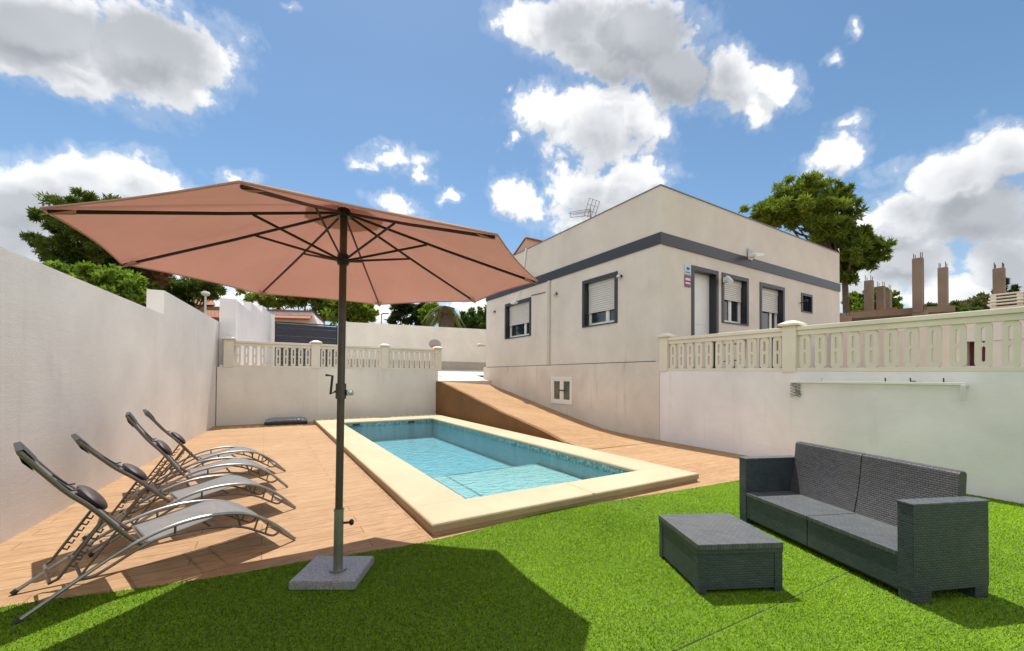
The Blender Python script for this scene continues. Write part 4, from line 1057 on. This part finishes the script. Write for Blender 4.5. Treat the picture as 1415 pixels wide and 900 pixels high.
tree('pine_tree', 'wide olive green tree behind the neighbour house and the gate', 'tree', foot(430, D), [
    (352, 412, D, 20, 8, .5), (380, 414, D, 24, 12, .45), (410, 412, D, 24, 14, .4), (440, 422, D, 20, 18, .3), (425, 404, D, 26, 10, .4), (456, 432, D, 12, 14, .3)], 11000, .4, .10, 'pine_warm', .2, sub=20)
tree('broad_tree', 'green rounded tree directly behind the umbrella pole above the rear wall', 'tree', foot(490, D-4), [
    (470, 420, D-4, 20, 18, .4), (492, 424, D-4, 18, 18, .5), (506, 430, D-4, 12, 14, .65), (480, 436, D-4, 26, 10, .45), (503, 440, D-4, 14, 8, .5)], 8000, .30, .13, 'pine_warm', .16, sub=20)
tree('conifer_tree', 'very dark conifer above the rear wall beside the pale cloud gap', 'tree', foot(562, 30), [
    (548, 432, 30, 10, 10, .4), (562, 424, 30, 15, 16, .3), (578, 430, 30, 14, 14, .3), (555, 443, 30, 20, 7, .35), (580, 444, 30, 18, 7, .3)], 6000, .3, .09, 'conifer', .15, sub=16)
tree('broad_tree', 'sunny yellow green tree between the dark conifer and the palm', 'tree', foot(596, 27), [
    (590, 432, 27, 9, 12, .6), (603, 428, 27, 11, 12, .6), (597, 442, 27, 16, 8, .55)], 4200, .26, .11, 'lime', .12, sub=16)
# hedge and tops of dark cypress by the house
for i, (x, w_, top) in enumerate(((630, 9, 436), (641, 10, 431), (652, 10, 428), (664, 11, 424), (676, 12, 420), (690, 12, 418))):
    cl_ = [(x, top+6, 24, w_*.45, 8, .45), (x+2, top+14, 24, w_*.9, 9, .5), (x-2, top+24, 24, w_*1.1, 10, .45), (x, 456, 24, w_*1.1, 8, .3)]
    lab = ['short bright cypress beside the palm trunk, shortest of the cypress row', 'second cypress from the palm in the green row behind the rear wall', 'third cypress from the palm in the green row behind the rear wall', 'cypress next to the house corner in the green row behind the rear wall', 'tall cypress partly hidden behind the house corner in the green row', 'tallest cypress almost hidden behind the house in the green row'][i]
    tree('cypress_tree', lab, 'tree', foot(x, 24), cl_, 2200, .24, .09, 'green', .07, 'cypress row behind the rear wall', sub=14, up=1.2)
# palm
pb_ = Vector(foot(616, 22)); pt_ = thing('palm_tree', 'palm with thick shaggy trunk and drooping dry fronds behind the rear wall', 'palm tree', pb_)
hz = (P(616, 426, 22)-pb_).z
g = MB(); g.tube([(0, 0, 0), (.04, 0, hz*.55), (.02, .02, hz)], [.42, .40, .46], 12); g.build('trunk', M['bark'], pt_)
vv, tt = [], []
for i in range(46):
    a = 2*PI*i/46+random.random()*.3; el = random.uniform(-1.4, .5); ln = random.uniform(.7, 1.25)
    for j in range(26):
        f = j/26; r_ = ln*f
        c = np.array([math.cos(a)*r_, math.sin(a)*r_, hz+.1+r_*math.sin(el)*.8-1.0*f*f*ln])
        for sd in (-1, 1):
            out_ = np.array([-math.sin(a)*sd, math.cos(a)*sd, -.5])*.22*(1-.5*f)+np.array([math.cos(a), math.sin(a), -.2])*.13
            w2 = np.array([math.cos(a), math.sin(a), 0])*.02
            vv += [c-w2, c+w2, c+out_]; tt.append(random.uniform(.1, .9))
tri_mesh('fronds', np.array(vv), np.array(tt), M['palm'], 3, pt_)
# right background
D = 23
tree('leafy_tree', 'bright green leafy tree behind the short bare concrete columns', 'tree', foot(1205, D), [
    (1180, 420, D, 14, 12, .5), (1197, 414, D, 18, 14, .55), (1220, 414, D, 16, 14, .5), (1232, 420, D, 10, 10, .5), (1205, 428, D, 32, 10, .45)], 7000, .2, .13, 'lime', .12, sub=20)
D = 27
tree('hillside_bush', 'low olive brown bush beyond the unfinished slab, left of the tall trees', 'bush', foot(1335, D), [
    (1300, 430, D, 22, 7, .35), (1325, 426, D, 22, 8, .5), (1345, 421, D, 18, 9, .4), (1365, 416, D, 14, 12, .35), (1290, 428, D, 10, 6, .4), (1355, 430, D, 30, 8, .3)], 7000, .22, .11, 'olive', .08, sub=20)
tree('hillside_bush', 'bright green low bush along the slab edge under the second bare column', 'bush', foot(1315, 19), [
    (1300, 434, 19, 14, 5, .5), (1325, 431, 19, 16, 5, .45), (1342, 430, 19, 12, 5, .4), (1285, 422, 19, 8, 4, .5)], 3500, .14, .07, 'green', .05, sub=14)
D = 30
tree('conifer_tree', 'grey green conifer behind the right hand bare column', 'tree', foot(1384, D), [
    (1386, 392, D, 5, 8, .4), (1384, 404, D, 9, 9, .4), (1380, 416, D, 15, 9, .35), (1376, 424, D, 20, 8, .3)], 3500, .3, .09, 'conifer', .12, sub=14)
tree('conifer_tree', 'small dark conifer at the far right above the barbecue chimney', 'tree', foot(1401, D), [
    (1401, 400, D, 4, 6, .4), (1400, 410, D, 8, 7, .4), (1402, 420, D, 13, 8, .35), (1412, 426, D, 10, 7, .3)], 2500, .3, .09, 'conifer', .1, sub=12)

# ------------------------------------------------------------------ sky, clouds, sun
SUN_EL, SUN_AZ = 67.9, 14.2
W = bpy.data.worlds.new('World'); S.world = W; W.use_nodes = True
T = W.node_tree; T.nodes.clear()
def nn_(typ, **kw):
    o = T.nodes.new(typ)
    for k_, v_ in kw.items(): setattr(o, k_, v_)
    return o
def lk(a, b): T.links.new(a, b)
def mth(op, a, b=None, clamp=False):
    m = nn_('ShaderNodeMath', operation=op, use_clamp=clamp)
    for i, q_ in enumerate((a, b)):
        if q_ is None: continue
        if isinstance(q_, (int, float)): m.inputs[i].default_value = q_
        else: lk(q_, m.inputs[i])
    return m.outputs[0]
def vmt(op, a, b):
    m = nn_('ShaderNodeVectorMath', operation=op)
    for i, q_ in enumerate((a, b)):
        if isinstance(q_, (tuple, Vector)): m.inputs[i].default_value = tuple(q_)
        else: lk(q_, m.inputs[i])
    return m
sky = nn_('ShaderNodeTexSky', sky_type='NISHITA', sun_disc=False, sun_elevation=R(SUN_EL), sun_rotation=R(SUN_AZ), altitude=200, air_density=1.0, dust_density=.35, ozone_density=1.8)
tc = nn_('ShaderNodeTexCoord'); dirv = tc.outputs['Generated']
def noise_(vec, scale, detail, rough, dist=0, color=False):
    q_ = nn_('ShaderNodeTexNoise'); lk(vec, q_.inputs['Vector']); q_.inputs['Scale'].default_value = scale; q_.inputs['Detail'].default_value = detail; q_.inputs['Roughness'].default_value = rough; q_.inputs['Distortion'].default_value = dist
    return q_.outputs['Color' if color else 'Fac']
def mrange(v_, a_, b_, c_=0., d_=1., smooth=True):
    q_ = nn_('ShaderNodeMapRange', interpolation_type='SMOOTHSTEP' if smooth else 'LINEAR'); lk(v_, q_.inputs[0])
    for i_, x_ in zip((1, 2, 3, 4), (a_, b_, c_, d_)): q_.inputs[i_].default_value = x_
    return q_.outputs[0]
# (x, y, rx, ry, tilt in degrees, core greyness 0..1)
CL = [(60, 40, 150, 62, 8, .75), (190, 70, 130, 70, 12, .85), (262, 95, 70, 58, 20, .45), (285, 140, 40, 20, 25, .2), (110, 100, 100, 32, 15, .5), (15, 85, 50, 18, 10, .2),
      (30, 285, 110, 70, 0, .55), (115, 250, 95, 48, 0, .35), (185, 262, 80, 40, 15, .35), (20, 340, 90, 50, 0, .5), (325, 246, 34, 12, 5, .05),
      (735, 28, 55, 34, 0, .15), (800, 30, 90, 55, 0, .5), (885, 45, 100, 66, 8, .85), (940, 100, 78, 52, 15, .8), (1010, 105, 60, 46, 20, .4), (1070, 112, 46, 34, 25, .1), (1048, 140, 30, 26, 60, .15), (850, 85, 100, 34, 15, .7),
      (760, 152, 58, 40, 0, .1), (820, 170, 95, 58, 10, .3), (880, 165, 52, 40, 0, .25), (845, 135, 80, 30, 10, .3), (815, 265, 62, 40, 0, .3), (868, 248, 62, 40, -20, .25), (840, 300, 80, 40, 0, .35),
      (712, 275, 40, 26, 35, .1), (540, 224, 52, 18, 8, .05), (580, 243, 26, 13, 20, .03), (505, 226, 22, 10, 0, .02), (540, 284, 40, 18, 15, .05), (634, 281, 18, 10, 10, .0),
      (1172, 166, 32, 13, -15, .08), (1155, 208, 52, 26, -25, .12), (1130, 235, 30, 14, -35, .06), (1172, 40, 14, 9, -40, .0), (1147, 82, 12, 14, 0, .0),
      (1320, 250, 90, 46, -18, .25), (1395, 215, 70, 46, 0, .25), (1260, 300, 90, 40, -15, .35), (1360, 300, 120, 66, 0, .6), (1250, 360, 110, 46, 0, .7), (1400, 370, 100, 60, 0, .5), (1180, 390, 80, 40, 0, .5), (1340, 415, 120, 40, 0, .35), (1200, 320, 36, 14, -15, .2),
      (360, 420, 90, 26, 0, .1), (540, 430, 70, 28, 0, .1), (660, 425, 60, 22, 0, .1), (230, 400, 90, 30, 0, .3), (710, 195, 16, 9, 0, 0), (700, 120, 10, 7, 0, 0), (400, 6, 16, 7, 0, 0)]
def cloud_field(dv, warp=None):
    """cloud thickness in a sky direction: a fixed set of cumulus bodies, broken up by turbulence"""
    full = warp is None
    sx = vmt('DOT_PRODUCT', dv, _r).outputs['Value']; sy = vmt('DOT_PRODUCT', dv, _u).outputs['Value']; sz = vmt('DOT_PRODUCT', dv, _f).outputs['Value']
    szc = mth('MAXIMUM', sz, .05)
    cmb = nn_('ShaderNodeCombineXYZ'); lk(mth('DIVIDE', sx, szc), cmb.inputs[0]); lk(mth('DIVIDE', sy, szc), cmb.inputs[1])
    if full:
        wv = vmt('SUBTRACT', noise_(dv, 9, 4, .68, 0, True), (.5, .5, .5)); warp = vmt('MULTIPLY', wv.outputs[0], (.14, .14, 0)).outputs[0]
    pos = vmt('ADD', cmb.outputs[0], warp).outputs[0]
    dens = None; core = None
    sp_ = nn_('ShaderNodeSeparateXYZ'); lk(pos, sp_.inputs[0])
    def madd(v_, m_, c_):
        q_ = nn_('ShaderNodeMath', operation='MULTIPLY_ADD'); lk(v_, q_.inputs[0]); q_.inputs[1].default_value = m_; q_.inputs[2].default_value = c_; return q_.outputs[0]
    for (x, y, rx, ry, tl, gy) in CL:
        rx, ry = rx*1.06, ry*1.06
        ch = nn_('ShaderNodeCombineXYZ'); lk(sp_.outputs[0], ch.inputs[0]); lk(sp_.outputs[1], ch.inputs[1])
        if dens is not None: lk(dens, ch.inputs[2])          # (chained so the bodies are worked through one after another)
        mp = nn_('ShaderNodeMapping', vector_type='TEXTURE'); lk(ch.outputs[0], mp.inputs[0])
        mp.inputs[1].default_value = ((x-707.5)/FPX, -(y-CY)/FPX, 0); mp.inputs[2].default_value = (0, 0, -R(tl)); mp.inputs[3].default_value = (rx/FPX, ry/FPX, 1e6)
        ln = nn_('ShaderNodeVectorMath', operation='LENGTH'); lk(mp.outputs[0], ln.inputs[0])
        kk = .30+.70*min(1, min(rx, ry)/42)
        s_ = madd(ln.outputs['Value'], -kk, kk-(1-kk)*.20)
        dens = s_ if dens is None else mth('MAXIMUM', dens, s_)
        if gy > .2 and full:
            c_ = mth('MULTIPLY', s_, gy*1.9)
            core = c_ if core is None else mth('MAXIMUM', core, c_)
    n1 = mth('SUBTRACT', noise_(dv, 6, 4 if full else 2, .55), .5)
    b1 = mth('ABSOLUTE', mth('SUBTRACT', noise_(dv, 9, 1, .4), .5))
    if full:
        side = mth('SUBTRACT', mth('MULTIPLY', noise_(dv, 2.2, 2, .5), 2.2), .80)  # heavier cloud outside the view, added as fill light for the shaded walls
        mixd = nn_('ShaderNodeMix'); lk(mrange(sz, .25, .42), mixd.inputs[0]); lk(side, mixd.inputs[2]); lk(dens, mixd.inputs[3]); dens = mixd.outputs[0]
    body = coarse = mth('ADD', mth('ADD', dens, mth('MULTIPLY', n1, .95)), mth('MULTIPLY', mth('SUBTRACT', b1, .1), 1.1))
    if not full: return None, coarse, None, None, None
    b2 = mth('ABSOLUTE', mth('SUBTRACT', noise_(dv, 22, 2, .5), .5)); n4 = mth('SUBTRACT', noise_(dv, 30, 5, .72), .5)
    body = mth('ADD', body, mth('MULTIPLY', mth('SUBTRACT', b2, .09), 1.0))
    body = mth('ADD', body, mth('MULTIPLY', n4, .72))
    return body, coarse, mth('MINIMUM', mth('MAXIMUM', core, 0.0), .80), warp, n4
body, coarse, core, warp_, n4_ = cloud_field(dirv)
upd = vmt('NORMALIZE', vmt('ADD', dirv, tuple(_u*.034+_r*.006)).outputs[0], (0, 0, 0)).outputs[0]
_b, coarse2, _c, _w, _n = cloud_field(upd, warp_)
al = mrange(body, -.06, .30)
wisp = mrange(body, -.34, .06, 0, .20)
alpha = mth('MAXIMUM', al, wisp)
# sunlight comes from above: a billow is bright where the cloud thins upwards, grey beneath and in its thick middle
slope = mrange(mth('ADD', mth('SUBTRACT', coarse, coarse2), mth('MULTIPLY', n4_, .55)), -.46, .34)
n3 = mth('SUBTRACT', noise_(dirv, 5, 3, .5), .5)
thick = mrange(mth('ADD', core, mth('MULTIPLY', n3, 1.1)), -.05, .95)
lit = mth('MULTIPLY', mth('SUBTRACT', 1.0, mth('MULTIPLY', thick, .70)), mth('ADD', .55, mth('MULTIPLY', slope, .45)))
CW = 4.5
ramp_ = nn_('ShaderNodeValToRGB'); lk(lit, ramp_.inputs[0]); e_ = ramp_.color_ramp.elements
e_[0].position = .08; e_[0].color = (.26, .285, .32, 1); e_[1].position = .96; e_[1].color = (1, .995, .985, 1)
e_.new(.55).color = (.66, .685, .72, 1)
ccol = vmt('MULTIPLY', ramp_.outputs[0], (CW, CW, CW))
grade = nn_('ShaderNodeHueSaturation'); lk(sky.outputs[0], grade.inputs['Color']); grade.inputs['Hue'].default_value = .492; grade.inputs['Saturation'].default_value = 1.08; grade.inputs['Value'].default_value = .535
fin = nn_('ShaderNodeMix', data_type='RGBA'); lk(alpha, fin.inputs[0]); lk(grade.outputs[0], fin.inputs[6]); lk(ccol.outputs[0], fin.inputs[7])
bg = nn_('ShaderNodeBackground'); lk(fin.outputs[2], bg.inputs[0]); bg.inputs[1].default_value = .10
wo = nn_('ShaderNodeOutputWorld'); lk(bg.outputs[0], wo.inputs[0])
W.cycles.sampling_method = 'MANUAL'; W.cycles.sample_map_resolution = 512

sun = bpy.data.objects.new('sun', bpy.data.lights.new('sun', 'SUN')); C.objects.link(sun)
sun.data.energy = 2.4; sun.data.angle = R(.53); sun.data.color = (1, .95, .87)
sd = Vector((math.sin(R(SUN_AZ))*math.cos(R(SUN_EL)), math.cos(R(SUN_AZ))*math.cos(R(SUN_EL)), math.sin(R(SUN_EL))))
sun.rotation_euler = sd.to_track_quat('Z', 'Y').to_euler()

S.view_settings.view_transform = 'Standard'; S.view_settings.look = 'None'; S.view_settings.gamma = 1; S.view_settings.use_curve_mapping = False
S.view_settings.exposure = 1.38
S.render.engine = 'CYCLES'
S.cycles.max_bounces = 8; S.cycles.diffuse_bounces = 3; S.cycles.glossy_bounces = 3; S.cycles.transparent_max_bounces = 8
S.cycles.caustics_reflective = False; S.cycles.caustics_refractive = False
S.cycles.sample_clamp_indirect = 6
S.cycles.use_denoising = True
